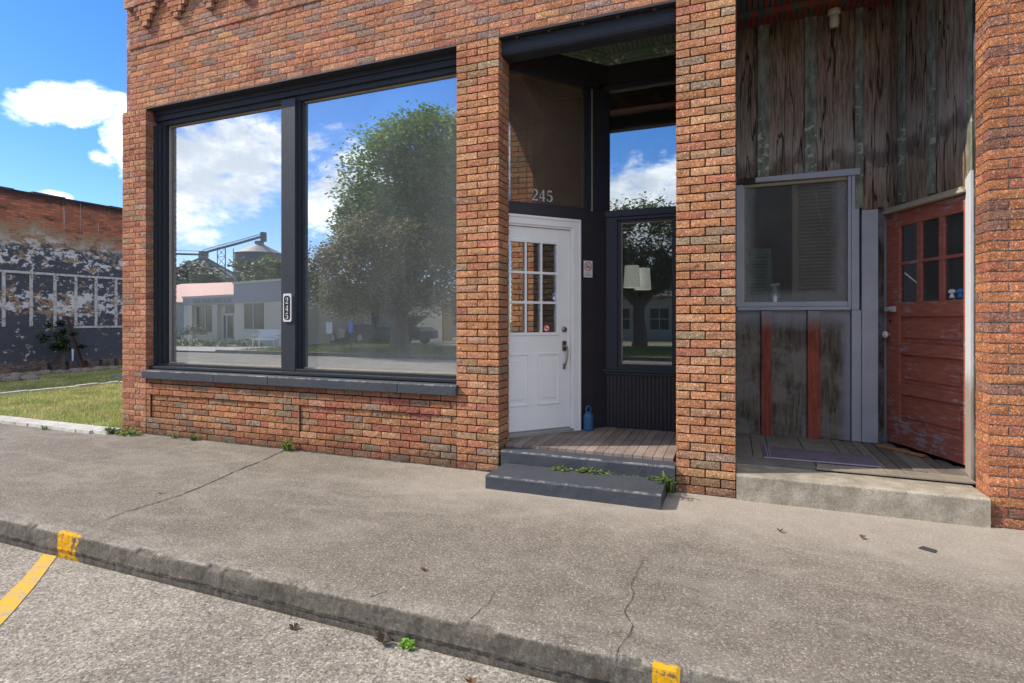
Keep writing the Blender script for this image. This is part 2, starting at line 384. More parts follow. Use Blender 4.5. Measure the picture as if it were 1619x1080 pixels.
def m_board_up(g, p):
    v = g.scale(g.pos, (13, 13, .8)); a = g.noise(v, 5, 7, .7, .4); x, y, z = g.sep(g.pos)
    c = g.mix(g.sstep(a, .3, .7), (.095, .062, .042), (.38, .275, .195))
    bleach = g.sstep(g.m('ADD', g.m('ABSOLUTE', g.m('SUBTRACT', z, 3.0)), g.m('MULTIPLY', g.noise(g.scale(g.pos, (2, 2, .6)), 3, 5, .7), .9)), .95, .3)
    c = g.mix(g.m('MULTIPLY', bleach, .8), c, g.mix(a, (.26, .22, .19), (.52, .45, .40)))
    k1 = g.noise(g.scale(g.pos, (6, 6, .38)), 1.6, 3, .5); vein = g.sstep(g.m('ABSOLUTE', g.m('SUBTRACT', k1, .47)), .016, .006)
    k2 = g.noise(g.scale(g.pos, (14, 14, 1.1), (3, 1, 2)), 1.6, 4, .6, .3); vein = g.m('MAXIMUM', vein, g.m('MULTIPLY', g.sstep(g.m('ABSOLUTE', g.m('SUBTRACT', k2, .62)), .010, .004), .5))
    c = g.mix(g.m('MULTIPLY', vein, .85), c, (.012, .009, .007))
    stain = g.sstep(g.m('ADD', z, g.m('MULTIPLY', g.noise(g.scale(g.pos, (3, 3, .8)), 4, 6, .75), -1.5)), 3.15, 3.75)
    c = g.mix(g.m('MULTIPLY', stain, .5), c, (.04, .026, .018))
    sc1 = g.m('ADD', g.m('ADD', z, g.m('MULTIPLY', g.noise(g.scale(g.pos, (9, 9, 2)), 1, 3, .6), .5)), g.m('MULTIPLY', g.noise(g.pos, 14, 3, .6), .12))
    scal = g.m('MULTIPLY', g.sstep(sc1, 3.10, 3.16), g.sstep(sc1, 3.34, 3.22))
    c = g.mix(g.m('MULTIPLY', scal, .55), c, (.05, .034, .025))
    setp(g, p, c, .85, spec=.2, bump=g.m('ADD', a, g.m('MULTIPLY', vein, -1)), strength=.7, dist=.006)
M_BOARDUP = mat('water_stained_boards', m_board_up)
M_BOARDLOW = wood('weathered_low_boards', (.04, .031, .024), (.20, .16, .125), 'z', 5, grey=(.25, .22, .19), spray=spray_above, cracks=False)
def m_batten(g, p):
    a = g.noise(g.scale(g.pos, (5, 5, 1.3)), 5, 6, .7); z = g.sep(g.pos)[2]
    c = g.mix(g.sstep(a, .35, .65), (.11, .115, .085), (.25, .265, .20))
    sp = g.sstep(g.m('ADD', g.noise(g.scale(g.pos, (1, 1, 1.6)), 11, 3, .6), g.m('MULTIPLY', g.m('ABSOLUTE', g.m('SUBTRACT', z, 3.0)), -.22)), .53, .60)
    c = g.mix(g.m('MULTIPLY', sp, .7), c, (.46, .52, .40))
    setp(g, p, c, .8, bump=a, strength=.4, dist=.004)
M_BATTEN = mat('greenish_battens', m_batten)
M_REDST = wood('red_stained_wood', (.17, .040, .022), (.34, .09, .055), 'z', 5, spray=spray_above, cracks=False)
def m_reddoor(g, p):
    a = g.noise(g.scale(g.pos, (1.2, 1.2, 7)), 6, 7, .72); n = g.noise(g.pos, 3.4, 5, .7); z = g.sep(g.pos)[2]
    c = g.mix(g.sstep(a, .3, .7), (.30, .084, .055), (.42, .142, .098))
    low = g.m('ADD', g.sstep(z, .62, .3), g.sstep(z, 2.15, 2.32))
    ch = g.sstep(g.m('ADD', g.m('MULTIPLY', g.m('ADD', a, g.m('MULTIPLY', n, .8)), .75), g.m('MULTIPLY', low, .07)), .76, .82)
    c = g.mix(g.m('MULTIPLY', ch, .8), c, g.mix(g.noise(g.pos, 30, 4), (.20, .19, .20), (.45, .44, .47)))
    setp(g, p, c, .7, spec=.3, bump=g.m('ADD', a, g.m('MULTIPLY', ch, -.6)), strength=.5, dist=.004)
M_REDDOOR = mat('peeling_red_paint', m_reddoor)
def m_soffit(g, p):
    n = g.noise(g.scale(g.pos, (2.5, .4, 1)), 6, 5, .7)
    c = g.mix(g.sstep(n, .48, .56), (.22, .035, .02), (.045, .085, .075))
    setp(g, p, c, .7, bump=n, strength=.3)
M_SOFFIT = mat('red_and_green_beadboard', m_soffit)
M_GREYP = plain('pale_grey_blue_paint', (.36, .375, .41), .55, var=.2, sc=5, bump=.3)
def m_graypost(g, p):
    a = g.noise(g.scale(g.pos, (8, 8, .7)), 5, 7, .7); z = g.sep(g.pos)[2]
    m = g.sstep(g.m('ADD', z, g.m('MULTIPLY', g.noise(g.pos, 5, 4), .3)), 1.0, 1.2)
    c = g.mix(m, g.mix(a, (.24, .20, .17), (.50, .46, .40)), g.mix(a, (.55, .58, .62), (.78, .80, .84)))
    setp(g, p, c, .8, bump=a, strength=.5, dist=.005)
M_POST = mat('half_painted_post', m_graypost)
def m_floor(axis, lo, hi, nm):
    def fn(g, p):
        s = (9, .6, 9) if axis == 'y' else (.6, 9, 9)
        a = g.noise(g.scale(g.pos, s), 6, 6, .7); b = g.noise(g.pos, 4, 5)
        c = g.mix(a, lo, hi); c = g.mix(1, c, attr(g), 'MULTIPLY')
        c = g.mix(1, c, g.ramp(b, [(.3, .75), (.7, 1.15)]), 'MULTIPLY')
        setp(g, p, c, .75, spec=.3, bump=a, strength=.4, dist=.004)
    return mat(nm, fn)
M_DECK = m_floor('y', (.16, .12, .10), (.34, .28, .245), 'porch_boards')
M_DECK2 = m_floor('y', (.10, .085, .07), (.26, .235, .205), 'rough_porch_boards')
M_INT = plain('interior_plaster', (.34, .24, .17), .8)
M_INTW = wood('interior_boards', (.06, .03, .015), (.16, .085, .045), 'x', 4, cracks=False)

# old painted brick wall
def m_oldwall(g, p):
    x, y, z = g.sep(g.pos)
    cb = g.n('ShaderNodeCombineXYZ'); g.put(cb.inputs[0], y); g.put(cb.inputs[1], z); yz = cb.outputs[0]
    bt = g.n('ShaderNodeTexBrick'); g.put(bt.inputs[0], yz); bt.inputs['Scale'].default_value = 1
    bt.inputs['Brick Width'].default_value = .215; bt.inputs['Row Height'].default_value = .07; bt.inputs['Mortar Size'].default_value = .008
    bt.inputs['Color1'].default_value = (.62, .20, .09, 1); bt.inputs['Color2'].default_value = (.36, .12, .07, 1); bt.inputs['Mortar'].default_value = (.20, .15, .11, 1)
    n1 = g.noise(g.pos, 1.1, 6, .65); n2 = g.noise(g.scale(g.pos, (1, 1, 1.6)), 4.2, 7, .75); n3 = g.noise(g.scale(g.pos, (1, .55, 1)), 11, 6, .75)
    c = g.mix(g.m('MULTIPLY', g.sstep(g.noise(g.scale(g.pos, (1, .6, 2.5)), 3, 5, .7), .52, .64), .7), bt.outputs[0], (.05, .04, .04))
    zz = g.m('ADD', z, g.m('MULTIPLY', g.m('SUBTRACT', n1, .5), 1.3))
    # plaster (tan), then white, then charcoal paint, each worn away in patches
    tan = g.m('MULTIPLY', g.sstep(zz, 3.85, 3.6), g.sstep(n2, .43, .48))
    c = g.mix(tan, c, g.mix(n3, (.28, .19, .11), (.46, .34, .21)))
    wh = g.m('MULTIPLY', g.sstep(zz, 3.65, 3.0), g.sstep(g.m('ADD', g.m('MULTIPLY', g.noise(g.scale(g.pos, (1, .8, 1.2)), 4.5, 6, .68), .8), g.m('MULTIPLY', n1, .25)), .50, .53))
    c = g.mix(wh, c, (.74, .72, .69))
    band = g.m('ADD', g.m('ADD', g.m('MULTIPLY', g.sstep(z, 3.5, 3.2), .55), g.m('MULTIPLY', g.sstep(z, 2.9, 2.5), .5)), g.m('MULTIPLY', g.sstep(z, 1.3, 1.0), .35))
    ban2 = g.m('MULTIPLY', g.sstep(z, 1.35, 1.6), g.sstep(z, 2.2, 2.0))
    thr = g.m('ADD', g.m('MULTIPLY', g.noise(g.scale(g.pos, (1, .9, 1.3)), 7, 6, .66), .6), g.m('MULTIPLY', n2, .4))
    thr = g.m('ADD', g.m('SUBTRACT', thr, g.m('MULTIPLY', band, .10)), g.m('MULTIPLY', ban2, .075))
    ch = g.sstep(thr, .47, .435)
    ch = g.m('MULTIPLY', ch, g.sstep(zz, 3.5, 3.2))
    c = g.mix(ch, c, g.mix(n2, (.075, .079, .088), (.12, .125, .138)))
    # exposed masonry again at the foot, dark soot and pale drips under the coping
    ft = g.m('MULTIPLY', g.sstep(g.m('ADD', z, g.m('MULTIPLY', n2, .9)), .78, .66), .8)
    c = g.mix(ft, c, g.mix(g.sstep(n3, .4, .6), (.10, .09, .085), (.34, .21, .15)))
    c = g.mix(g.m('MULTIPLY', g.sstep(g.m('ADD', z, g.m('MULTIPLY', n3, .25)), 4.42, 4.6), .85), c, (.035, .03, .03))
    dr = g.m('MULTIPLY', g.sstep(g.noise(g.scale(g.pos, (1, 9, .12)), 2.4, 3, .6), .66, .69), g.sstep(g.m('ADD', z, g.m('MULTIPLY', n1, .8)), 4.0, 4.4))
    c = g.mix(dr, c, (.6, .58, .56))
    setp(g, p, c, .9, spec=.15, bump=g.m('ADD', g.m('MULTIPLY', bt.outputs[1], -1.0), g.m('MULTIPLY', ch, .4)), strength=.6, dist=.012)
M_OLD = mat('old_painted_brick', m_oldwall)
def m_oldtrim(g, p):
    n = g.noise(g.pos, 14, 6, .75)
    c = g.mix(g.sstep(n, .52, .58), (.62, .60, .56), (.34, .24, .16))
    setp(g, p, c, .85, bump=n, strength=.4)
M_OLDTRIM = mat('flaking_white_strip', m_oldtrim)
def m_ground(g, p):
    n = g.noise(g.pos, 1.6, 5); n2 = g.noise(g.pos, 30, 4, .7)
    c = g.mix(n, (.13, .14, .05), (.26, .23, .11)); c = g.mix(1, c, g.ramp(n2, [(.3, .6), (.7, 1.4)]), 'MULTIPLY')
    setp(g, p, c, .95, spec=.1, bump=n2, strength=.8, dist=.02)
M_GROUND = mat('lawn_soil', m_ground)
def m_leaf(g, p):
    c = g.mix(1, attr(g), g.ramp(g.noise(g.pos, 3, 3), [(.3, .75), (.7, 1.25)]), 'MULTIPLY')
    setp(g, p, c, .55, spec=.3)
    t = g.n('ShaderNodeBsdfTranslucent'); g.put(t.inputs[0], c); mx = g.n('ShaderNodeMixShader'); mx.inputs[0].default_value = .3
    g.nt.links.new(p.outputs[0], mx.inputs[1]); g.nt.links.new(t.outputs[0], mx.inputs[2]); g.nt.links.new(mx.outputs[0], g.out.inputs[0])
M_LEAF = mat('leaves', m_leaf)
M_BARK = plain('bark', (.13, .10, .075), .9, var=.4, sc=12, bump=.8)
M_STONE = plain('field_stone', (.26, .205, .165), .85, var=.35, sc=9, bump=.6)
def m_gravel(g, p):
    v = g.sep(g.vor(g.pos, 22, out=1))[0]
    setp(g, p, g.ramp(v, [(0, (.10, .08, .07)), (.5, (.24, .21, .19)), (1, (.42, .39, .36))]), .9, bump=g.vor(g.pos, 22), strength=1, dist=.03)
M_GRAVEL = mat('gravel', m_gravel)

# ------------------------------------------------------------------ brickwork
CH = .0676; BL = .2125; BH = .0575; JT = .0105
PAL = {
 'tan': [((.60, .285, .135), 5), ((.55, .25, .115), 5), ((.48, .28, .155), 2.0), ((.55, .22, .125), 1.6), ((.42, .30, .20), 1.3), ((.62, .34, .17), 2.2)],
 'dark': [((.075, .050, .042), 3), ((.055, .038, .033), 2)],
 'low': [((.50, .225, .105), 5), ((.46, .195, .090), 3), ((.36, .22, .13), 2.4), ((.45, .155, .095), 1.8), ((.34, .25, .17), 1.8), ((.52, .28, .15), 2)],
 'upper': [((.60, .275, .14), 5), ((.56, .235, .115), 4), ((.46, .25, .165), 3), ((.62, .33, .17), 2), ((.36, .25, .20), 1.8), ((.50, .20, .125), 1.5)],
 'pier': [((.56, .25, .13), 5), ((.52, .22, .12), 4), ((.42, .27, .18), 1.3), ((.48, .18, .11), 2), ((.60, .31, .16), 2)],
 'orange': [((.56, .235, .095), 6), ((.51, .20, .085), 4), ((.34, .17, .115), 2), ((.46, .17, .09), 2)],
 'edge': [((.42, .20, .16), 3), ((.36, .14, .11), 2)],
}
MORT = {'dark': (.03, .022, .02), 'tan': (.050, .026, .018), 'low': (.038, .022, .016), 'upper': (.50, .31, .26), 'pier': (.46, .30, .25), 'orange': (.30, .22, .18), 'edge': (.55, .52, .48)}  # dark tan and low mortar, deepened to paint in shadow from the courses
cornercol = {}
def pick(pal):
    L = PAL[pal]; r = random.random() * sum(w for _, w in L)
    for c, w in L:
        r -= w
        if r <= 0: break
    k = random.uniform(.84, 1.14); return (c[0] * k, c[1] * k * random.uniform(.95, 1.05), c[2] * k * random.uniform(.92, 1.08))
def one_brick(mb, F, a0, a1, z0, z1, n0, rel, col, ca, cb, rough=.0058):
    nx = max(2, int((a1 - a0) / .021)); nz = 4; sd = random.random() * 50; ids = []
    tilt = random.uniform(-.0015, .0015)
    for j in range(nz + 1):
        row = []
        for i in range(nx + 1):
            a = a0 + (a1 - a0) * i / nx; zz = z0 + (z1 - z0) * j / nz
            edge_i = i in (0, nx); edge_j = j in (0, nz)
            if (i == 0 and ca) or (i == nx and cb): n = n0
            elif edge_i or edge_j: n = n0 - .0010 + random.uniform(-.0016, .0006) - (.004 if random.random() < .05 else 0)
            else: n = n0 + tilt + rough * noise.fractal((a * 38 + sd, zz * 48, sd), 1, 2, 2) + random.uniform(-.0012, .0012)
            if edge_j and not ((i == 0 and ca) or (i == nx and cb)): zz += random.uniform(-.0012, .0012)
            row.append(mb.vert(F(a, n, zz)))
        ids.append(row)
    for j in range(nz):
        for i in range(nx):
            k = random.uniform(.93, 1.06); c2 = (col[0] * k, col[1] * k, col[2] * k)
            mb.sm[len(mb.f)] = 1; mb.face((ids[j][i], ids[j][i + 1], ids[j + 1][i + 1], ids[j + 1][i]), c2)
    # skirts
    def sk(line, pts):
        b = [mb.vert(p) for p in pts]; line = [mb.vert(mb.v[q]) for q in line]
        for i in range(len(line) - 1): mb.face((line[i], b[i], b[i + 1], line[i + 1]), (col[0] * .9, col[1] * .9, col[2] * .9))
    nb = n0 - rel - .004
    sk([ids[0][i] for i in range(nx + 1)][::-1], [F(a0 + (a1 - a0) * i / nx, nb, z0) for i in range(nx + 1)][::-1])
    sk([ids[nz][i] for i in range(nx + 1)], [F(a0 + (a1 - a0) * i / nx, nb, z1) for i in range(nx + 1)])
    if not ca: sk([ids[j][0] for j in range(nz + 1)], [F(a0, nb, z0 + (z1 - z0) * j / nz) for j in range(nz + 1)])
    if not cb: sk([ids[j][nx] for j in range(nz + 1)][::-1], [F(a1, nb, z0 + (z1 - z0) * j / nz) for j in range(nz + 1)][::-1])
def panel(mb, F, a0, a1, r0, r1, pal, n0=0.0, rel=.012, phase=0.0, ca=None, cb=None, ctype=(0, 0), zb=0.0, ragged=0.0, mort=None):
    """brick panel between a0..a1, courses r0..r1. ca/cb = corner keys shared with the returning face."""
    mb.fbox(F, a0 + (rel + .0008 if ca else 0), a1 - (rel + .0008 if cb else 0), n0 - rel - .012, n0 - rel, zb + r0 * CH, zb + r1 * CH, mort or MORT[pal])
    for r in range(r0, r1):
        z0 = zb + r * CH + JT / 2; z1 = z0 + BH
        off = (r % 2) * (BL + JT) / 2 + phase
        a = a0
        cuts = []
        if ca: cuts.append(a0 + (.101 if (r + ctype[0]) % 2 else BL))
        k = math.floor((a0 - off) / (BL + JT)) + 1
        while True:
            q = off + k * (BL + JT)
            if q > a1 - .04: break
            if (not cuts or q > cuts[-1] + .095) and q > a0 + .04: cuts.append(q)
            k += 1
        if ca and cb and a1 - a0 < .5:
            cuts = [a0 + .101, a1 - .101 - JT] if (r + ctype[0]) % 2 else [(a0 + a1 - JT) / 2]
        elif cb:
            e = a1 - (.101 if (r + ctype[1]) % 2 else BL)
            cuts = [q for q in cuts if q < e - .05] + ([e - JT] if e > a0 + .05 else [])
        segs = []; s0 = a0
        for q in cuts:
            segs.append((s0, q)); s0 = q + JT
        segs.append((s0, a1))
        for i, (s, e) in enumerate(segs):
            if e - s < .012: continue
            isa = ca and i == 0; isb = cb and i == len(segs) - 1
            col = None
            for key in ((ca if isa else None), (cb if isb else None)):
                if key: col = cornercol.setdefault((key, r), pick(pal))
            col = col or pick(pal)
            s2 = s + (JT / 2 if i == 0 and not ca else 0); e2 = e - (JT / 2 if i == len(segs) - 1 and not cb else 0)
            one_brick(mb, F, s2, e2, z0, z1, n0 + random.uniform(-.0015, .0015) * (0 if (isa or isb) else 1), rel, col, bool(isa), bool(isb))

FF = frame((0, 0), (1, 0), (0, -1))                # facade: a = X, outward = -Y
def rightface(X): return frame((X, 0), (0, 1), (1, 0))     # faces +X, a = Y
def leftface(X): return (lambda a, n, z: (X - n, -a, z))   # faces -X, a = -Y  (a from -depth..0)

XL, XA = -7.01, -6.585      # left pier
P1L, P1R = -2.385, -1.963
P2L, P2R = -.4255, .012
LT = 58                     # lintel course -> 3.92 m
LZ = LT * CH

# =================================================================== storefront building
B = thing('brick_storefront', (-3.5, 3, 0), 'orange textured brick shop with dark blue trim, big windows and white door', 'building')
# --- piers
mb = MB(); D1 = .25
panel(mb, FF, XL, XA, 0, LT, 'pier', rel=.0065, cb='c1', ctype=(0, 0), phase=.03)
panel(mb, rightface(XA), 0, .10, 9, LT, 'pier', rel=.0065, ca='c1', ctype=(1, 0))
mb.box(XL, XA - .02, .018, .5, 0, LZ, MORT['pier'])
mb.box(XL + .005, XL + .07, .012, .5, 0, LZ, PAL['pier'][1][0])
mb.build('brick_pier', M_BRICK, B)['label'] = 'left corner pier of pinkish brick'
mb = MB()
panel(mb, FF, P1L, P1R, 10, LT, 'tan', cb='c2', ca='c2b', ctype=(0, 0))
panel(mb, FF, P1L, P1R, 0, 10, 'tan', cb='c2', ctype=(0, 0), phase=.06)
panel(mb, rightface(P1R), 0, .26, 0, LT, 'tan', ca='c2', ctype=(1, 0))
panel(mb, leftface(P1L), -.10, 0, 12, LT, 'tan', cb='c2b', ctype=(0, 1))
mb.box(P1L + .02, P1R - .02, .018, .26, 0, LZ, MORT['tan'])
mb.build('brick_pier', M_BRICK, B)['label'] = 'middle brick pier between big window and porch'
mb = MB()
panel(mb, FF, P2L, P2R, 0, LT, 'tan', ca='c3', cb='c4', ctype=(0, 0), phase=.02)
panel(mb, leftface(P2L), -.3, 0, 0, LT, 'tan', cb='c3', ctype=(0, 1))
panel(mb, rightface(P2R), 0, .3, 0, LT, 'tan', ca='c4', ctype=(1, 0))
mb.box(P2L + .02, P2R - .02, .018, .3, 0, LZ, MORT['tan'])
mb.build('brick_pier', M_BRICK, B)['label'] = 'right brick pier between the two porches'
# --- brick apron below the window with two sunk panels
mb = MB()
SB = 9                      # courses under sill
panel(mb, FF, XA, P1L, 0, 2, 'low', n0=-.004)
panel(mb, FF, XA, P1L, 2, 3, 'low', n0=-.002)
for a0, a1, n in ((XA, -6.51, -.002), (-6.51, -4.66, -.020), (-4.66, -4.24, -.002), (-4.24, P1L, -.020)):
    kw = dict(n0=n)
    panel(mb, FF, a0, a1, 3, 7, 'low', **kw)
for X, s in ((-6.51, 1), (-4.24, 1)): mb.fbox(FF, X - .02, X - .001, -.03, -.004, 3 * CH, 7 * CH, (.36, .17, .085))
panel(mb, FF, XA, P1L, 7, 9, 'low', n0=-.002)
panel(mb, FF, XA, P1L, 9, 10, 'low', n0=-.016)
mb.box(XA, P1L, .05, .3, 0, 10 * CH, MORT['low'])
mb.build('window_apron', M_BRICK, B)
# --- upper wall
mb = MB(); SC = 69          # string course 4.66 m
WR = P2R
panel(mb, FF, -6.87, WR, LT, SC, 'upper', rel=.0065, phase=.05)
panel(mb, FF, -6.87, WR, SC, 83, 'upper', n0=.012, rel=.0065)
mb.fbox(FF, -6.94, WR, -.45, -.02, LZ + .004, 5.95, MORT['upper'])
for r in range(72, 83, 1): pass
for c in [-6.52 + .525 * i for i in range(12)]:
    if c > WR - .2: break
    for k, w in enumerate((.095, .19, .285, .385)):
        panel(mb, FF, c - w / 2, c + w / 2, 72 + k, 73 + k, 'upper', n0=.062, rel=.02, phase=random.random() * .2)
        mb.fbox(FF, c - w / 2 + .004, c + w / 2 - .004, .01, .046, (72 + k) * CH + .004, (73 + k) * CH - .002, (.40, .19, .11))
panel(mb, FF, -6.87, WR, 76, 88, 'upper', n0=.072, rel=.004)
mb.fbox(FF, -6.86, WR, .0, .06, 76 * CH + .002, 88 * CH, MORT['upper'])
panel(mb, FF, -6.94, -6.87, LT, 88, 'edge', n0=-.006, rel=.003)
mb.build('upper_wall', M_BRICK, B)
# --- shell (side, back, roof) so the shop is a closed room
mb = MB()
mb.box(-6.94, -6.72, .45, 9, 0, 5.9); mb.box(-6.94, 0, 9, 9.2, 0, 5.9); mb.box(-.14, 0, .30, 9, 0, 5.9)
mb.box(-6.94, .06, .46, 9.2, 4.9, 5.0)
mb.build('side_and_rear_wall', plain('plain_brown_brick', (.26, .13, .09), .9), B)
mb = MB(); mb.box(-6.72, -.14, .30, 9, .15, .2); mb.build('shop_floor', plain('shop_floor', (.10, .07, .05), .6), B)
mb = MB(); mb.box(-6.72, -6.68, .3, 9, .2, 4.9); mb.box(-6.68, -.14, 8.6, 8.64, .2, 4.9); mb.box(-6.72, -.14, .46, 9, 4.55, 4.6); mb.build('inner_lining', M_INT, B)
# big display window
wx0, wx1, wz0, wz1 = XA, P1L, .78, LZ
win = MB()
yf = .095
def rail(mb, z0, z1, y0, y1, x0=wx0, x1=wx1): mb.box(x0, x1, y0, y1, z0, z1)
rail(win, 3.855, 3.918, yf + .0, yf + .16); rail(win, 3.795, 3.855, yf + .018, yf + .158); rail(win, 3.74, 3.795, yf + .045, yf + .155)
rail(win, wz0 + .002, .812, yf - .06, yf + .15); rail(win, .812, .842, yf + .01, yf + .148)
for x0, x1, yy in ((wx0, wx0 + .055, yf), (wx0 + .055, wx0 + .10, yf + .02), (wx0 + .10, wx0 + .145, yf + .045),
                   (wx1 - .03, wx1, yf), (wx1 - .055, wx1 - .03, yf + .03)):
    win.box(x0, x1, yy, yf + .145, .842, 3.74)
W1 = win.build('display_window', M_BLUEH, B, bevel=.003)
mb = MB(); mb.box(-4.577, -4.385, yf + .005, yf + .145, .815, 3.76); mb.box(-4.60, -4.36, yf + .05, yf + .140, .842, 3.738)
mb.box(-4.385, -4.335, yf + .08, yf + .137, .842, 3.738)
mb.build('mullion', M_BLUE, W1, bevel=.003)
GY = .20
for a, b in ((-6.43, -4.58), (-4.36, -2.45)):
    mb = MB(); mb.box(a - .02, b + .02, GY, GY + .006, .835, 3.75); mb.build('glass_pane', M_GLASS, W1)
    mb = MB()
    t = .012; z0, z1 = .842, 3.740
    for q in ((a, b, z1 - t, z1), (a, b, z0, z0 + t), (a, a + t, z0 + t, z1 - t), (b - t, b, z0 + t, z1 - t)): mb.box(q[0], q[1], GY - .014, GY - .001, q[2], q[3])
    mb.build('putty_line', M_CREAM, W1)
# sill
mb = MB(); xs = [wx0 - .015, -5.42, -4.62, -3.0, wx1 + .02]
for a, b in zip(xs, xs[1:]): mb.hexa([(a + .0015, -.045, .668), (b - .0015, -.045, .668), (b - .0015, .12, .668), (a + .0015, .12, .668), (a + .0015, -.045, .763), (b - .0015, -.045, .763), (b - .0015, .12, .780), (a + .0015, .12, .780)])
mb.build('window_sill', M_BSTONE, B, bevel=.006)
# steel lintel over window + porch
mb = MB(); mb.box(wx0, wx1, .0, .30, LZ - .012, LZ + .002); mb.box(P1R, P2L, .0, .06, LZ - .014, LZ + .002); mb.build('steel_lintel', M_CHAR, B)
mb = MB()
prof = [(.065, 3.905), (.065, 3.80), (.075, 3.775), (.10, 3.765), (.22, 3.765), (.24, 3.79), (.24, 3.905)]
L0 = [mb.vert((P1R + .003, yy, zz)) for yy, zz in prof]; L1 = [mb.vert((P2L - .003, yy, zz)) for yy, zz in prof]
for i in range(len(prof)): j = (i + 1) % len(prof); mb.face((L0[i], L0[j], L1[j], L1[i]))
mb.face(L0[::-1]); mb.face(L1)
BM = mb.build('porch_beam', M_BLUEH, B, bevel=.004)
for i in range(5):
    mb = MB(); xx = -1.80 + i * .30
    mb.lathe(0, 0, [(.020, 0), (.020, .008), (.012, .018), (.0, .02)], 8, axis=Matrix.Translation((xx, .045, LZ - .014)) @ Matrix.Rotation(math.pi, 4, 'X'))
    mb.build('bolt', plain('rusty_bolt', (.05, .028, .022), .7) if i == 0 else bpy.data.materials['rusty_bolt'], BM)

# --- porch 1
FZ = .232
r2 = math.sqrt(.5)
DP = (-1.47, 1.02)
DU = (math.cos(R(48)), math.sin(R(48)))
FD = frame(DP, DU, (DU[1], -DU[0]))               # door plane; a along, n outwards
mb = MB(); random.seed(3)
xb = -2.2
while xb < -.14:
    w = .083; k = random.uniform(.75, 1.2)
    if xb > P2L - .0: pass
    ye = 1.27 if xb > -1.35 else max(.3, xb + w + 2.49)
    y0 = .135 if (xb > P1R + .0 and xb + w < P2L) else .31
    mb.box(xb, xb + w - .005, y0, min(ye, 1.27), FZ - .03, FZ, (k, k * random.uniform(.96, 1.02), k * random.uniform(.93, 1.02))); xb += w
mb.build('porch_floor', M_DECK, B)
mb = MB(); mb.box(-2.25, -.14, .15, 1.3, .02, FZ - .032); mb.build('floor_joists', M_BLACK, B)
# door wall: charcoal boards, door casing
random.seed(11)
mb = MB()
mb.fbox(FD, -1.02, .345, -.06, 0, 2.40, 2.50); mb.fbox(FD, -.015, .345, -.06, 0.0, FZ, 2.40); mb.fbox(FD, .155, .16, 0, .004, FZ, 2.40)
mb.fbox(FD, -1.12, -1.03, -.06, 0, FZ, 3.80)
mb.build('door_wall', M_CHAR, B, bevel=.002)
casing = MB()
casing.fbox(FD, -.105, -.015, -.02, .022, FZ, 2.395); casing.fbox(FD, -1.11, -1.02, -.02, .022, FZ, 2.395); casing.fbox(FD, -1.02, -.105, -.02, .021, 2.31, 2.395)
casing.fbox(FD, -.125, -.105, -.09, .012, FZ, 2.31); casing.fbox(FD, -1.02, -.125, -.09, .010, 2.292, 2.31)
casing.fbox(FD, -.035, -.015, .022, .030, FZ, 2.40); casing.fbox(FD, -1.02, -.035, .021, .030, 2.375, 2.40)
DR = MB()
a0, a1, z0, z1 = -1.018, -.128, .275, 2.288
ga0, ga1, gz0, gz1 = -.79, -.29, 1.245, 2.135
ga0 = -.815
for q in ((a0, ga0, z0, z1), (ga1, a1, z0, z1), (ga0, ga1, gz1, z1), (ga0, ga1, z0, gz0)): DR.fbox(FD, q[0], q[1], -.055, -.012, q[2], q[3])
W3 = [-.815, -.639, -.464, -.29]; H3 = [(gz0 + (gz1 - gz0) * i / 3) for i in range(4)]
for q in W3[1:3]: DR.fbox(FD, q - .012, q + .012, -.05, -.006, gz0, gz1)
for q in H3[1:3]: DR.fbox(FD, ga0, ga1, -.049, -.0075, q - .012, q + .012)
for q in ((ga0 - .03, ga0, gz0 - .03, gz1 + .03), (ga1, ga1 + .03, gz0 - .03, gz1 + .03), (ga0, ga1, gz1, gz1 + .03), (ga0, ga1, gz0 - .03, gz0)): DR.fbox(FD, q[0], q[1], -.012, -.003, q[2], q[3])
for pa, pb in ((-.875, -.605), (-.515, -.25)):
    for q in ((pa, pb, .52, .54), (pa, pb, 1.02, 1.04), (pa, pa + .02, .54, 1.02), (pb - .02, pb, .54, 1.02)): DR.fbox(FD, q[0], q[1], -.012, -.004, q[2], q[3])
    DR.fbox(FD, pa + .045, pb - .045, -.012, -.006, .585, .975)
DO = DR.build('white_door', M_WHITE, B, bevel=.003)
DO['label'] = 'white panelled door with nine small panes'
casing.build('door_casing', M_WHITE, DO, bevel=.003)
mb = MB(); mb.fbox(FD, ga0, ga1, -.036, -.030, gz0, gz1); mb.build('glass_pane', M_GLASS_D, DO)
mb = MB(); mb.fbox(FD, -1.02, -.105, -.09, .03, FZ - .01, .262); mb.fbox(FD, -1.02, -.125, -.05, -.015, .262, .272)
mb.build('threshold', plain('grey_threshold', (.33, .31, .29), .5), DO, bevel=.003)
AX = Matrix(((DU[0], 0, DU[1], 0), (DU[1], 0, -DU[0], 0), (0, 1, 0, 0), (0, 0, 0, 1)))   # local z -> outward
def onD(a, n, z): return Matrix.Translation(FD(a, n, z)) @ AX
mb = MB(); mb.lathe(0, 0, [(.030, 0), (.030, .008), (.024, .016), (.015, .018), (.015, .026), (.0, .027)], 20, axis=onD(-.196, -.012, 1.272)); mb.build('deadbolt', M_METAL, DO, smooth=False)
mb = MB(); mb.fbox(FD, -.222, -.172, -.012, -.002, 1.055, 1.155)
mb.tube([FD(-.197, -.004, 1.10), FD(-.197, .022, 1.102), FD(-.188, .038, 1.09), FD(-.186, .042, 1.04), FD(-.190, .040, .98), FD(-.197, .028, .93), FD(-.199, .01, .905), FD(-.197, -.008, .895)], [.009, .010, .010, .0085, .0085, .009, .011, .012], 10)
mb.fbox(FD, -.213, -.181, -.012, -.004, .868, .922)
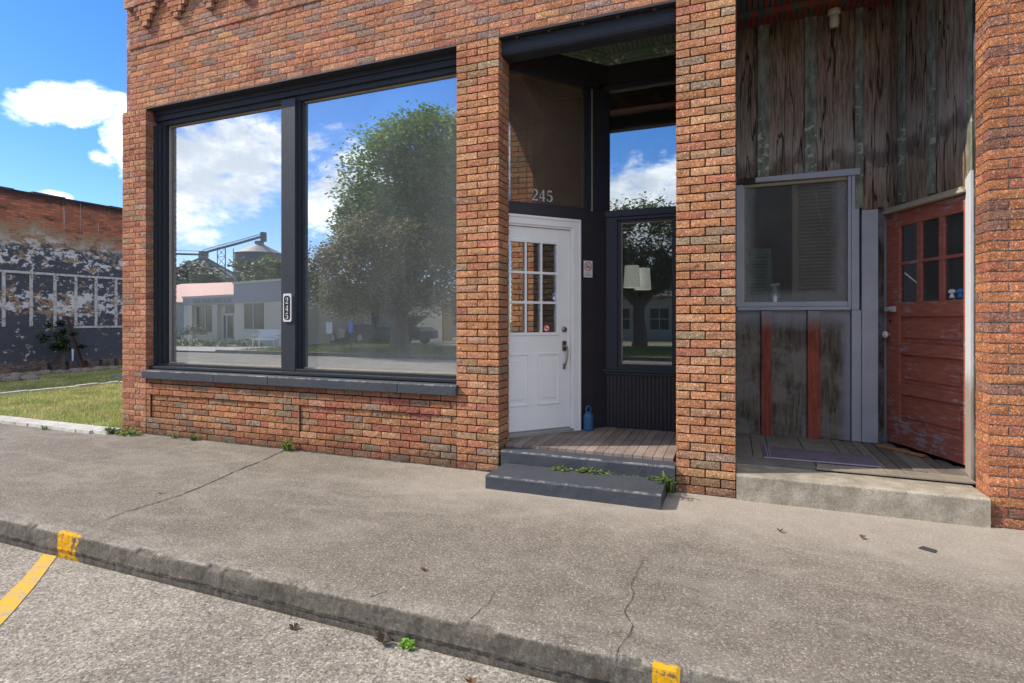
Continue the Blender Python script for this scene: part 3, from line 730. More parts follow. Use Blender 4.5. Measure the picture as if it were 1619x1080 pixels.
mb.build('door_handle', M_METAL, DO, bevel=.002)

def disc(mb, T, r, n0, n1, seg=28, r_in=0):
    if r_in == 0:
        mb.lathe(0, 0, [(r, n0), (r, n1)], seg, axis=T)
    else:
        A = [[T @ Vector((rr * math.cos(2 * math.pi * j / seg), rr * math.sin(2 * math.pi * j / seg), n1)) for j in range(seg)] for rr in (r_in, r)]
        for j in range(seg):
            k = (j + 1) % seg; mb.poly([A[0][j], A[1][j], A[1][k], A[0][k]])
def flat(name, col, rough=.6): return plain(name, col, rough, var=.05, bump=.02)
M_RED = flat('sign_red', (.65, .035, .03)); M_SWHITE = flat('sign_white', (.72, .71, .68)); M_SBLACK = flat('sign_black', (.02, .02, .02)); M_SBLUE = flat('sticker_blue', (.04, .20, .55))
# stickers on the door glass
st = MB(); T = onD(-.392, -.0295, 1.285); disc(st, T, .036, 0, .001); so_ = st.build('round_sticker', M_SWHITE, DO)
st = MB(); T = onD(-.392, -.0280, 1.285); disc(st, T, .036, 0, .0005, r_in=.027)
st.poly([T @ Vector(p) for p in ((-.024, .017, .0006), (-.017, .024, .0006), (.024, -.017, .0006), (.017, -.024, .0006))])
st.poly([T @ Vector(p) for p in ((-.02, -.006, .0004), (.02, -.006, .0004), (.02, .001, .0004), (-.02, .001, .0004))])
st.build('prohibition_ring', M_RED, so_)
st = MB(); st.fbox(FD, -.318, -.292, -.0295, -.0285, 1.575, 1.64); q = st.build('small_sticker', M_SWHITE, DO)
st = MB(); st.fbox(FD, -.316, -.294, -.0284, -.0278, 1.605, 1.635); st.build('sticker_print', M_SBLUE, q)

# transom over door
tr = MB(); ta0, ta1, tz0, tz1 = -1.12, .10, 2.50, 3.84
tr.fbox(FD, ta0, ta1, -.06, .0, 2.50, 2.53); tr.fbox(FD, ta0, ta1 + .13, -.06, .002, 3.80, 3.86); tr.fbox(FD, ta1 + .002, ta1 + .035, -.06, -.004, 2.53, 3.80); tr.fbox(FD, ta1 + .052, .36, -.06, -.002, 2.50, 3.80)
tr.fbox(FD, ta1 - .045, ta1 + .002, -.06, -.018, 2.53, 3.80)
TR = tr.build('transom_window', M_BLUE, B, bevel=.002)
mb = MB(); mb.fbox(FD, ta0, ta1, -.045, -.040, 2.52, 3.81); mb.build('glass_pane', M_GLASS_T, TR)
mb = MB(); mb.fbox(FD, ta1 + .036, ta1 + .050, -.05, -.008, 2.51, 3.79); mb.build('bare_wood_strip', M_CREAM, TR)

# numerals drawn as strokes of varying width
def stroke(mb, place, pts, ws, dn=.0):
    P = [Vector((p[0], p[1])) for p in pts]; Lf = []; Rt = []
    for i, p in enumerate(P):
        t = (P[min(i + 1, len(P) - 1)] - P[max(i - 1, 0)]).normalized(); nn = Vector((-t.y, t.x)) * ws[i] / 2
        Lf.append(p + nn); Rt.append(p - nn)
    for i in range(len(P) - 1): mb.poly([place(*Rt[i], dn), place(*Rt[i + 1], dn), place(*Lf[i + 1], dn), place(*Lf[i], dn)])
def arc(cx, cy, rx, ry, a0, a1, n=12): return [(cx + rx * math.cos(R(a0 + (a1 - a0) * i / n)), cy + ry * math.sin(R(a0 + (a1 - a0) * i / n))) for i in range(n + 1)]
def digit(mb, ch, place, dn=0):
    """unit box 0..0.62 wide, 0..1 high"""
    if ch == '2':
        p = arc(.29, .72, .22, .24, 170, -20, 12) + [(.40, .45), (.24, .25), (.07, .10)]
        stroke(mb, place, p, [.05, .06, .05, .05, .06, .08, .10, .13, .15, .16, .15, .14, .13, .11, .08, .05], dn)
        disc2(mb, place, .10, .72, .07, dn + .0002); stroke(mb, place, [(.05, .065), (.56, .065)], [.13, .13], dn + .0004); stroke(mb, place, [(.52, .05), (.58, .22)], [.07, .03], dn + .0006)
    if ch == '4':
        stroke(mb, place, [(.42, 0.0), (.42, 1.0)], [.14, .14], dn); stroke(mb, place, [(.40, .97), (.04, .33)], [.05, .05], dn + .0002); stroke(mb, place, [(.02, .29), (.60, .29)], [.09, .09], dn + .0004)
        stroke(mb, place, [(.28, .015), (.56, .015)], [.04, .04], dn + .0006)
    if ch == '5':
        stroke(mb, place, [(.15, .93), (.53, .93)], [.14, .14], dn); stroke(mb, place, [(.15, .96), (.11, .52)], [.05, .05], dn + .0002)
        stroke(mb, place, [(.11, .53)] + arc(.27, .32, .25, .28, 110, -150, 14), [.04, .05, .07, .10, .12, .15, .16, .16, .16, .15, .13, .11, .08, .06, .05, .05], dn + .0004)
        disc2(mb, place, .11, .16, .07, dn + .0006)
def disc2(mb, place, cx, cy, r, dn): mb.poly([place(cx + r * math.cos(2 * math.pi * j / 14), cy + r * math.sin(2 * math.pi * j / 14), dn) for j in range(14)])
mb = MB()
for i, ch in enumerate('245'):
    digit(mb, ch, lambda u, v, n, i=i: FD(-.560 + i * .085 + u * .125, -.0385 + n, 2.565 + v * .115), 0)
mb.build('painted_numerals', flat('silver_numerals', (.45, .46, .46)), TR)

# display window of the porch (parallel to the street)
YW = 1.27
FW = frame((0, YW), (1, 0), (0, -1))
xr = P2L + .002
mb = MB()
mb.box(-1.31, xr, YW, YW + .07, 3.80, 3.86); mb.box(-1.31, -1.285, YW, YW + .07, 2.53, 3.80); mb.box(-1.31, xr, YW - .02, YW + .07, 2.455, 2.525)
UW = mb.build('upper_porch_window', M_BLUE, B, bevel=.003)
mb = MB(); mb.box(-1.30, xr, YW + .04, YW + .046, 2.52, 3.81); mb.build('glass_pane', M_GLASS_R, UW)
mb = MB()
mb.box(-1.31, -1.14, YW - .012, YW + .07, .845, 2.452); mb.box(-.53, xr, YW - .012, YW + .07, .845, 2.452)
mb.box(-1.14, -.53, YW - .010, YW + .07, 2.42, 2.452); mb.box(-1.14, -.53, YW - .010, YW + .07, .845, .875)
mb.box(-1.15, -1.10, YW + .01, YW + .05, .875, 2.42); mb.box(-.585, -.535, YW + .01, YW + .05, .875, 2.42); mb.box(-1.14, -.54, YW + .011, YW + .049, .870, .905); mb.box(-1.14, -.54, YW + .011, YW + .049, 2.39, 2.425)
mb.box(-1.33, xr, YW - .045, YW + .03, .825, .848); mb.box(-1.32, xr, YW - .03, YW + .02, .795, .823)
LW = mb.build('lower_porch_window', M_BLUE, B, bevel=.003)
mb = MB()
for q in ((-1.10, -.585, 2.382, 2.39), (-1.10, -.585, .905, .912), (-1.10, -1.092, .912, 2.382)): mb.box(q[0], q[1], YW + .02, YW + .034, q[2], q[3])
mb.build('putty_line', M_CREAM, LW)
mb = MB(); mb.box(-1.11, -.57, YW + .035, YW + .041, .89, 2.40); mb.build('glass_pane', glass('lower_porch_glass', .22, .03), LW)
mb = MB()
for i in range(30):
    xx = -1.30 + i * .0395
    if xx > xr: break
    mb.box(xx, xx + .035, YW - .006, YW + .02, FZ, .795)
mb.box(-1.30, xr, YW + .004, YW + .03, FZ, .795)
mb.build('beadboard_panel', M_CHAR, B, bevel=.003)
# fascia, crown, ceiling
mb = MB(); mb.fbox(FD, -1.12, .385, -.06, .012, 3.862, 4.06); mb.box(-1.335, xr, YW - .012, YW + .06, 3.862, 4.06); mb.build('porch_fascia', M_DBEAM, B, bevel=.002)
mb = MB()
for n0, n1, za, zb in ((0, .03, 4.062, 4.085), (0, .055, 4.085, 4.125), (0, .075, 4.125, 4.155)):
    mb.fbox(FD, -1.12, .34 - n1, n0 - .03, n1, za, zb); mb.box(-1.31 + n1 * .4, xr, YW - n1, YW + .03, za + .0015, zb + .0015)
mb.build('crown_moulding', M_GREEN, B, bevel=.004)
mb = MB()
for i in range(50):
    xx = -2.6 + i * .05
    if xx > -.14: break
    mb.box(xx, xx + .045, .24, YW + .03, 4.158, 4.175)
mb.box(-2.6, -.13, .24, YW + .03, 4.17, 4.19); mb.build('porch_ceiling', M_GREEN, B, bevel=.004)
mb = MB(); mb.box(-2.6, -.13, .235, .46, 3.93, 4.9); mb.fbox(FD, -1.18, .30, -.12, -.065, 4.195, 4.9); mb.box(-1.30, -.14, YW + .06, YW + .12, 4.195, 4.9); mb.build('porch_bulkhead', wood('bare_brown_boards', (.34, .17, .07), (.65, .36, .16), 'x', 4), B)
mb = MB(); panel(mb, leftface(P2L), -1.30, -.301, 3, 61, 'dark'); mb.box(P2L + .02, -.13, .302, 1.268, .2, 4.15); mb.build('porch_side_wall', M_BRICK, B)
mb = MB(); mb.box(-2.40, -2.12, .26, .30, .2, 4.1); mb.build('pier_backing', M_CHAR, B)
# shop steps, painted blue-grey concrete
def slab(x0, x1, y0, y1, z0, z1, seed, amp=.004, skew=0):
    mb = MB(); nx = max(4, int((x1 - x0) / .03)); prof = []
    r = .014
    prof = [(y0, z0), (y0, z0 + (z1 - z0) * .33), (y0, z0 + (z1 - z0) * .66), (y0, z1 - r), (y0 + r * .3, z1 - r * .3), (y0 + r, z1)]
    ny = max(3, int((y1 - y0) / .04)); prof += [(y0 + r + (y1 - y0 - r) * k / ny, z1) for k in range(1, ny + 1)]
    prof += [(y1, z0)]
    rows = []
    for i in range(nx + 1):
        xx = x0 + (x1 - x0) * i / nx; row = []
        for k, (yy, zz) in enumerate(prof):
            w = noise.noise((xx * 9 + seed, yy * 9, zz * 9)) * amp
            e = max(0, noise.noise((xx * 22 + seed, 3, seed)) - .3) * .012 if k in (3, 4, 5) else 0
            row.append(mb.vert((xx, yy + w + (e if k in (3, 4) else 0), zz + (w * .5 if k > 2 else 0) - (e if k in (4, 5) else 0))))
        rows.append(row)
    n = len(prof)
    for A, Bq in zip(rows, rows[1:]):
        for k in range(n): mb.face((A[k], Bq[k], Bq[(k + 1) % n], A[(k + 1) % n]))
    mb.face(rows[0]); mb.face(rows[-1][::-1]); return mb
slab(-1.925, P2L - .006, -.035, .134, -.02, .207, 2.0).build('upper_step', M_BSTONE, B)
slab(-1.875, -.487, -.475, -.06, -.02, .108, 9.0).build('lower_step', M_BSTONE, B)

# =================================================================== wooden storefront
Q = thing('wooden_storefront', (.8, 1.5, 0), 'weathered dark timber shop entrance with peeling red door between brick piers', 'building')
YB = 1.5
F2 = frame((0, YB), (1, 0), (0, -1))
DPx, DQx = (1.36, 1.45), (1.67, .68)
LD = math.hypot(DQx[0] - DPx[0], DQx[1] - DPx[1]); dd = ((DQx[0] - DPx[0]) / LD, (DQx[1] - DPx[1]) / LD)
F3 = frame(DPx, dd, (dd[1], -dd[0]))
F3b = frame(DPx, dd, (dd[1], -dd[0]))
random.seed(21); FZ2 = .222
mb = MB(); xs = [.015, .27, .69, 1.09, 1.36]
for a, b in zip(xs, xs[1:]):
    dn = random.uniform(0, .006); mb.box(a + .003, b - .003, YB - dn, YB + .04, 2.80, 4.45)
for a, b in ((-.12, .17), (.173, .44), (.443, .70), (.703, .92)):
    dn = random.uniform(0, .006); mb.fbox(F3, a, b, -.04, dn, 2.405, 4.45)
mb.box(1.12, 1.36, YB, YB + .04, 2.40, 2.80)
mb.build('upper_boards', M_BOARDUP, Q, bevel=.003)
mb = MB()
for a, b in ((.222, .325), (.642, .745), (1.065, 1.13)): mb.box(a, b, YB - .028, YB - .004, 2.79 if a < 1 else 2.42, 4.45)
for a, b in ((.10, .18), (.45, .53), (.86, .91)): mb.fbox(F3, a, b, .007, .028, 2.42, 4.45)
for k in range(1): pass
mb.build('batten_strips', M_BATTEN, Q, bevel=.003)
mb = MB()
for a, b in ((.015, .25), (.253, .66), (.663, 1.03)): mb.box(a, b, YB, YB + .04, FZ2, 1.47)
mb.build('lower_boards', M_BOARDLOW, Q, bevel=.003)
mb = MB()
for a, b in ((.257, .350), (.668, .775)): mb.box(a, b, YB - .024, YB - .002, FZ2 + .0, 1.462)
mb.build('red_strips', M_REDST, Q, bevel=.003)
# window
mb = MB()
mb.box(.015, .09, YB - .02, YB + .05, 1.50, 2.74); mb.box(1.007, 1.035, YB - .015, YB + .05, 1.50, 2.74)
mb.box(.09, 1.007, YB - .008, YB + .05, 1.50, 1.548); mb.box(.035, 1.03, YB - .04, YB + .01, 1.466, 1.498)
mb.box(1.037, 1.10, YB - .022, YB + .03, 1.466, 2.775)
VW = mb.build('dusty_window', M_GREYP, Q, bevel=.003)
VW['label'] = 'dusty window with grey frame'
mb = MB(); mb.hexa([(.20, YB - .04, 2.745), (1.105, YB - .04, 2.735), (1.105, YB + .02, 2.735), (.20, YB + .02, 2.745), (.20, YB - .04, 2.79), (1.105, YB - .04, 2.80), (1.105, YB + .02, 2.80), (.20, YB + .02, 2.79)]); mb.build('head_trim', M_GREYP, VW, bevel=.004)
mb = MB(); mb.box(.015, .198, YB - .03, YB + .02, 2.735, 2.79); mb.build('bare_head_trim', M_BOARD, VW)
mb = MB(); mb.box(.09, 1.007, YB + .01, YB + .03, 2.708, 2.735); mb.box(.09, .102, YB + .005, YB + .03, 1.548, 2.708); mb.build('bare_wood_stop', M_CREAM, VW)
mb = MB(); mb.box(.09, 1.007, YB + .032, YB + .037, 1.545, 2.71); mb.build('glass_pane', M_GLASS_W, VW)
mb = MB(); mb.box(1.037, 1.115, YB - .02, YB + .04, FZ2, 1.464); mb.box(1.118, 1.25, YB - .03, YB + .04, FZ2, 2.40); mb.build('corner_post', M_GREYP, Q, bevel=.004)
mb = MB(); mb.box(1.253, 1.30, YB - .015, YB + .04, FZ2, 2.42); mb.build('bare_post', M_BOARD, Q)
# red door
mb = MB(); mb.fbox(F3, -.145, -.09, -.07, .03, FZ2, 2.345); mb.build('red_jamb', M_REDST, Q, bevel=.003)
mb = MB(); mb.fbox(F3, -.15, .86, -.05, .055, 2.352, 2.375); mb.fbox(F3, -.13, .82, -.05, .04, 2.376, 2.40); mb.build('drip_board', M_CREAM, Q, bevel=.003)
ds = MB(); A0, A1, Z0, Z1 = -.085, .828, .245, 2.345
gx = [(.100, .285), (.350, .535), (.600, .780)]; gzz = [(1.54, 1.862), (1.895, 2.205)]
ds.fbox(F3, A0, .085, -.045, 0, Z0, Z1); ds.fbox(F3, .795, A1, -.045, 0, Z0, Z1)
ds.fbox(F3, .085, .795, -.044, -.0015, 2.215, Z1); ds.fbox(F3, .085, .795, -.044, -.0015, 1.40, 1.53)
ds.fbox(F3, .085, .795, -.040, -.006, 1.866, 1.892)
for a, b in ((.290, .345), (.540, .595)): ds.fbox(F3, a, b, -.041, -.005, 1.53, 2.215)
rl = [(1.06, 1.165), (.705, .80), (.245, .455)]
for a, b in rl: ds.fbox(F3, .085, .795, -.044, -.0015, a, b)
for a, b in ((1.165, 1.40), (.80, 1.06), (.455, .705)):
    ds.fbox(F3, .085, .795, -.036, -.020, a, b); ds.fbox(F3, .13, .75, -.022, -.010, a + .045, b - .045)
RD = ds.build('red_door', M_REDDOOR, Q, bevel=.004); RD['label'] = 'peeling red six-pane door'
mb = MB(); mb.fbox(F3, .085, .795, -.028, -.024, 1.53, 2.215); mb.build('glass_pane', M_GLASS_O, RD)
A3 = Matrix(((dd[0], 0, dd[1], 0), (dd[1], 0, -dd[0], 0), (0, 1, 0, 0), (0, 0, 0, 1)))
mb = MB(); mb.lathe(0, 0, [(.012, 0), (.012, .03), (.028, .034), (.034, .046), (.030, .060), (.012, .068), (0, .069)], 18, axis=Matrix.Translation(F3(-.035, 0, 1.235)) @ A3); mb.build('door_knob', flat('porcelain', (.62, .60, .56), .25), RD, smooth=True)
mb = MB(); mb.lathe(0, 0, [(.014, 0), (.014, .004), (0, .0045)], 12, axis=Matrix.Translation(F3(-.03, 0, 1.36)) @ A3); mb.build('keyhole', M_SBLACK, RD)
mb = MB(); mb.fbox(F3, -.155, .03, .032, .038, 1.450, 1.492); mb.fbox(F3, .0, .045, 0, .034, 1.445, 1.495); mb.tube([F3(.02, .035, 1.47), F3(.02, .055, 1.47)], .012, 8); mb.build('hasp', flat('galvanised', (.45, .45, .44), .4), RD, bevel=.001)
# stickers in bottom right pane
for (ac, col) in ((.655, M_SWHITE), (.738, M_SBLUE)):
    mb = MB(); n = -.0225
    for w0, w1, z0, z1 in ((.030, .022, 1.548, 1.560), (.022, .012, 1.560, 1.585), (.034, .036, 1.588, 1.606), (.036, .020, 1.606, 1.616)):
        mb.poly([F3(ac - w0, n, z0), F3(ac + w0, n, z0), F3(ac + w1, n, z1), F3(ac - w1, n, z1)])
    mb.build('telephone_sticker', col, RD)
mb = MB(); mb.poly([F3(.125, -.0225, 1.800), F3(.290, -.0225, 1.69), F3(.290, -.0225, 1.675), F3(.118, -.0225, 1.785)]); mb.build('tape_strip', M_SWHITE, RD)
# jamb board by brick pier
mb = MB(); mb.hexa([(1.600, .40, .20), (1.665, .40, .20), (1.70, .70, .20), (1.665, .70, .20), (1.600, .40, 2.46), (1.665, .40, 2.46), (1.70, .70, 2.46), (1.665, .70, 2.46)])
mb.build('half_painted_jamb', M_POST, Q, bevel=.003)
# floor
mb = MB(); random.seed(5)
xs = [.015, .155, .29, .58, .86]
for a, b in zip(xs, xs[1:]): k = random.uniform(.8, 1.15); mb.hexa([(a, .50, FZ2 - .03), (b - .006, .50, FZ2 - .03), (b - .006, YB, FZ2 - .03), (a, YB, FZ2 - .03), (a, .50, FZ2), (b - .006, .50, FZ2), (b - .006, YB, FZ2), (a, YB, FZ2)], (k, k, k))
# diagonal rough boards in front of the red door
xq = .86
while xq < 1.66:
    w = .085; k = random.uniform(.7, 1.2)
    y1 = YB if xq < 1.30 else YB - (xq - 1.30) * 2.2
    mb.box(xq, xq + w - .007, .47 + random.uniform(-.01, .02), max(y1, .5), FZ2 - .03, FZ2 - random.uniform(0, .006), (k, k, k)); xq += w
mb.hexa([(.60, .30, .205), (1.60, .28, .205), (1.60, .455, .205), (.62, .455, .205), (.60, .30, .219), (1.60, .28, .219), (1.60, .455, .221), (.62, .455, .221)], (1.5, 1.45, 1.35))
mb.box(.015, .60, .33, .495, .19, .218, (.9, .9, .9))
mb.build('porch_floor', M_DECK2, Q, bevel=.002)
mb = MB(); mb.box(.012, 1.70, .30, 1.56, .0, .188); mb.build('floor_base', M_BLACK, Q)
slab(.02, 1.572, -.03, .46, -.02, .193, 4.0, .005).build('concrete_step', M_STEP, Q)
# soffit
mb = MB()
for i in range(34):
    xx = .015 + i * .05; mb.box(xx, xx + .044, .02, YB - .001, 4.305, 4.325)
mb.box(.015, 1.72, .02, YB - .03, 4.32, 4.34); mb.box(.015, 1.72, 1.14, 1.19, 4.25, 4.303)
mb.build('soffit', M_SOFFIT, Q, bevel=.003)
mb = MB(); mb.lathe(0, 0, [(.055, 0), (.055, -.03), (.04, -.04), (.04, -.05)], 20, axis=Matrix.Translation((.885, YB - .075, 4.30))); LB = mb.build('lamp_socket', flat('porcelain_socket', (.6, .58, .52), .3), Q, smooth=False)
mb = MB(); mb.lathe(0, 0, [(.036, -.05), (.042, -.06), (.042, -.08), (.044, -.085), (.042, -.09), (.043, -.13), (.036, -.155), (0, -.16)], 20, axis=Matrix.Translation((.885, YB - .075, 4.30))); mb.build('jar_shade', flat('frosted_glass', (.62, .60, .55), .25), LB, smooth=True)
# upper brick of the link + room shell behind
mb = MB(); panel(mb, FF, P2R, 1.60, 65, 88, 'upper', rel=.004); mb.box(P2R, 1.60, .02, .4, 65 * CH, 5.95, MORT['upper']); mb.build('upper_wall', M_BRICK, Q)
mb = MB(); mb.box(.06, .10, YB + .25, 6, .1, 4.5); mb.box(.06, 3.4, 6, 6.1, .1, 4.5); mb.box(.06, 3.4, YB + .06, 6, 4.42, 4.5); mb.box(.06, 3.4, YB + .05, 6, .15, .19); mb.box(3.36, 3.4, .3, 6, .1, 4.5)
mb.box(.002, .012, .31, 6, .19, 4.42); mb.box(.017, .12, YB + .056, YB + .26, .19, 4.42)
mb.build('inner_lining', M_INT, Q)
mb = MB(); mb.box(1.62, 1.70, .3, .40, .19, 4.45); mb.hexa([(1.70, .68, .19), (1.75, .68, .19), (1.75, .2, .19), (1.70, .2, .19), (1.70, .68, 4.45), (1.75, .68, 4.45), (1.75, .2, 4.45), (1.70, .2, 4.45)]); mb.build('side_lining', M_BOARD, Q)

mb = MB()
for i in range(7): mb.box(.0125, .020 + .003 * (i % 2), .302 + i * .178, .302 + i * .178 + .175, .19, 4.30)
mb.build('side_boards', M_BOARD, Q, bevel=.002)

# =================================================================== right building
C = thing('brick_building', (3, 3, 0), 'plain orange brick building with pale mortar at the right edge', 'building')
mb = MB(); XR = 1.572
panel(mb, FF, XR, 6.2, 0, 87, 'orange', rel=.005, ca='c5', ctype=(0, 0), phase=.07)
panel(mb, leftface(XR), -.225, 0, 0, 87, 'orange', rel=.005, cb='c5', ctype=(0, 1))
mb.box(XR + .02, 6.2, .018, .225, 0, 5.88, MORT['orange'])
mb.build('brick_wall', M_BRICK, C)
mb = MB(); mb.box(6.0, 6.2, .3, 9, 0, 5.9); mb.box(3.42, 6.0, 8.8, 9, 0, 5.9); mb.box(1.8, 6.2, .3, 9, 5.7, 5.9); mb.box(3.42, 3.6, .3, 8.8, 0, 5.7); mb.build('plain_walls', bpy.data.materials['plain_brown_brick'], C)

# =================================================================== old wall across the lot
O = thing('old_brick_building', (-18, 6, 0), 'old red brick wall with flaking charcoal and white paint beyond the lawn', 'building')
mb = MB(); mb.box(-22, -16.5, -.5, 22, 0, 4.55); mb.build('painted_wall', M_OLD, O)
mb = MB(); n = 60
for i in range(n):
    y0 = -.5 + 22.5 * i / n; y1 = -.5 + 22.5 * (i + 1) / n; h = 4.56 + random.uniform(-.02, .03)
    mb.box(-16.75, -16.47 + random.uniform(-.015, .01), y0, y1 - .01, 4.552, h + .03)
mb.build('parapet_coping', plain('sooty_coping', (.07, .06, .055), .9, var=.6, sc=7), O)
mb = MB()
for yy in (3.40, 4.0 - .03, 4.50, 5.0, 5.51, 6.05, 6.62, 7.2, 2.85, 2.3): mb.box(-16.5, -16.48, yy - .035, yy + .035, 1.20, 2.52)
mb.box(-16.5, -16.478, 0, 9, 2.52, 2.58); mb.box(-16.5, -16.48, 4.95, 9, 1.14, 1.195)
mb.build('frame_strips', M_OLDTRIM, O)

# =================================================================== ground, road
def grid(x0, x1, y0, y1, z, name, m, kind='structure'):
    mb = MB(); mb.poly([(x0, y0, z), (x1, y0, z), (x1, y1, z), (x0, y1, z)]); o = mb.build(name, m); o['kind'] = kind; return o
grid(-400, 300, -400, 400, -.24, 'ground', M_GROUND)
grid(-60, 60, -13.6, -2.352, -.155, 'road', M_ROAD)
grid(-30, 20, -2.26, .5, 0, 'sidewalk', M_WALK)
mb = MB()
lawnx = [-16.5, -7.02]
mb.poly([(-22, -.06, .03), (-6.94, -.06, .03), (-6.94, 24, .03), (-22, 24, .03)]); lw = mb.build('lawn_ground', M_GROUND); lw['kind'] = 'structure'
# kerb
def kerb_mesh(x0, x1, step):
    mb = MB(); prof = [(-2.255, .003), (-2.28, .0035), (-2.30, .003), (-2.316, .0025), (-2.328, .0015), (-2.336, -.001), (-2.341, -.006), (-2.343, -.016), (-2.344, -.03), (-2.345, -.05), (-2.346, -.07), (-2.347, -.09), (-2.348, -.103), (-2.3485, -.113), (-2.3475, -.118), (-2.343, -.13), (-2.342, -.16), (-2.342, -.20)]
    nx = int((x1 - x0) / step); rows = []
    for i in range(nx + 1):
        xx = x0 + (x1 - x0) * i / nx; row = []
        chip = min(.32, max(0, noise.fractal((xx * 4.5, 1.7, 0), 1, 2, 6) - .05))
        for k, (yy, zz) in enumerate(prof):
            n1 = noise.fractal((xx * 30, yy * 30, zz * 30), 1, 2, 3) * .004
            f = math.exp(-((k - 5) / 2.2) ** 2)
            dy = n1 + f * chip * .075 + (noise.noise((xx * 2, 0, 5)) * .004); dz = -f * chip * .055 + (n1 * .6 if k > 1 else 0)
            if k > 12: dy += .004 + .006 * noise.noise((xx * 3, 0, 0))
            row.append(mb.vert((xx + n1, yy + dy, zz + dz)))
        rows.append(row)
    for A, Bq in zip(rows, rows[1:]):
        for k in range(len(prof) - 1): mb.face((A[k], A[k + 1], Bq[k + 1], Bq[k]))
    return mb
KB = MB()
for a, b, s in ((-30, -6.5, .08), (-6.5, 1.4, .012), (1.4, 20, .08)):
    q = kerb_mesh(a, b, s); o = len(KB.v); KB.v += q.v; KB.f += [tuple(i + o for i in f) for f in q.f]; KB.c += q.c; KB.mi += q.mi
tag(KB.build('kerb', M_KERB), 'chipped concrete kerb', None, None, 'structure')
# parking line
mb = MB()
pts = [((-4.175, -2.362), (-4.055, -2.352)), ((-3.89, -2.62), (-3.75, -2.62)), ((-3.66, -2.86), (-3.50, -2.86)), ((-3.44, -3.1), (-3.27, -3.1)), ((-2.2, -4.4), (-2.05, -4.4)), ((-.5, -6.3), (-.35, -6.3))]
for (a, b), (c, d_) in zip(pts, pts[1:]): mb.poly([a + (-.151,), c + (-.151,), d_ + (-.151,), b + (-.151,)][::1])
mb.build('parking_line', M_LINE)['kind'] = 'structure'
# cracks
M_CRACK = flat('crack_dirt', (.055, .045, .036), .95)
def crack(pts, w0, w1, seed, name='pavement_crack'):
    random.seed(seed); P = []
    for (a, b) in zip(pts, pts[1:]):
        L = math.dist(a, b); k = max(1, int(L / .03))
        for i in range(k): t = i / k; P.append((a[0] + (b[0] - a[0]) * t, a[1] + (b[1] - a[1]) * t))
    P.append(pts[-1]); N = len(P); j = []
    cur = 0
    for i in range(N): cur = cur * .6 + random.uniform(-.007, .007); j.append(cur)
    mb = MB(); Lf = []; Rt = []
    for i, p in enumerate(P):
        q = P[min(i + 1, N - 1)]; r = P[max(i - 1, 0)]; dx, dy = q[0] - r[0], q[1] - r[1]; L = math.hypot(dx, dy) or 1
        nx, ny = -dy / L, dx / L; w = (w0 + (w1 - w0) * i / N) * random.uniform(.35, 1.5) / 2
        Lf.append((p[0] + nx * (j[i] + w), p[1] + ny * (j[i] + w), .004)); Rt.append((p[0] + nx * (j[i] - w), p[1] + ny * (j[i] - w), .004))
    for i in range(N - 1): mb.poly([Rt[i], Rt[i + 1], Lf[i + 1], Lf[i]])
    o = mb.build(name, M_CRACK); o['kind'] = 'structure'; return o
crack([(-3.99, -2.15), (-4.03, -1.93), (-4.02, -1.75), (-4.02, -1.49), (-4.09, -1.2), (-4.19, -.82), (-4.24, -.52), (-4.34, -.21), (-4.38, -.02)], .006, .016, 1)
crack([(-.442, -1.255), (-.483, -1.39), (-.491, -1.565), (-.489, -1.72), (-.466, -1.85), (-.468, -1.98), (-.422, -2.076), (-.423, -2.18), (-.44, -2.31)], .0015, .004, 2)
crack([(-1.12, -2.02), (-1.10, -2.15), (-1.115, -2.3)], .002, .004, 3)
crack([(-1.62, -2.22), (-1.66, -2.31)], .006, .006, 4)
# wall-foot joint dirt
crack([(-6.9, -.012), (-5, -.014), (-4.4, -.016), (-3, -.012), (-1.93, -.012)], .018, .018, 6)
# pale kerb strip beside the lawn
mb = MB(); nx = 60; random.seed(8)
for i in range(nx):
    a = -22 + i * (15.05) / nx; b = a + 15.05 / nx
    y0 = -.26 + .02 * math.sin(i * 1.3) + random.uniform(-.012, .012)
    mb.hexa([(a, y0, -.02), (b, y0, -.02), (b, -.05, -.02), (a, -.05, -.02), (a, y0 + .01, .035), (b, y0 + .01, .035), (b, -.05, .045), (a, -.05, .045)])
mb.build('lawn_edging', M_WSTRIP)['kind'] = 'structure'
mb = MB()
for i in range(40):
    a = .2 + i * .2; mb.box(-12.06 + random.uniform(-.02, .02), -11.93 + random.uniform(-.02, .02), a, a + .19, .0, .075 + random.uniform(-.01, .012))
mb.build('garden_edging', M_WSTRIP)['kind'] = 'structure'
mb = MB(); P = [(-12.7, 4.1), (-12.9, 4.9), (-12.8, 8), (-14.7, 9), (-14.9, 6), (-14.2, 4.9), (-13.6, 4.0), (-13.0, 3.7)]
mb.poly([(a, b, .045) for a, b in P]); mb.build('gravel_bed', M_GRAVEL)['kind'] = 'structure'
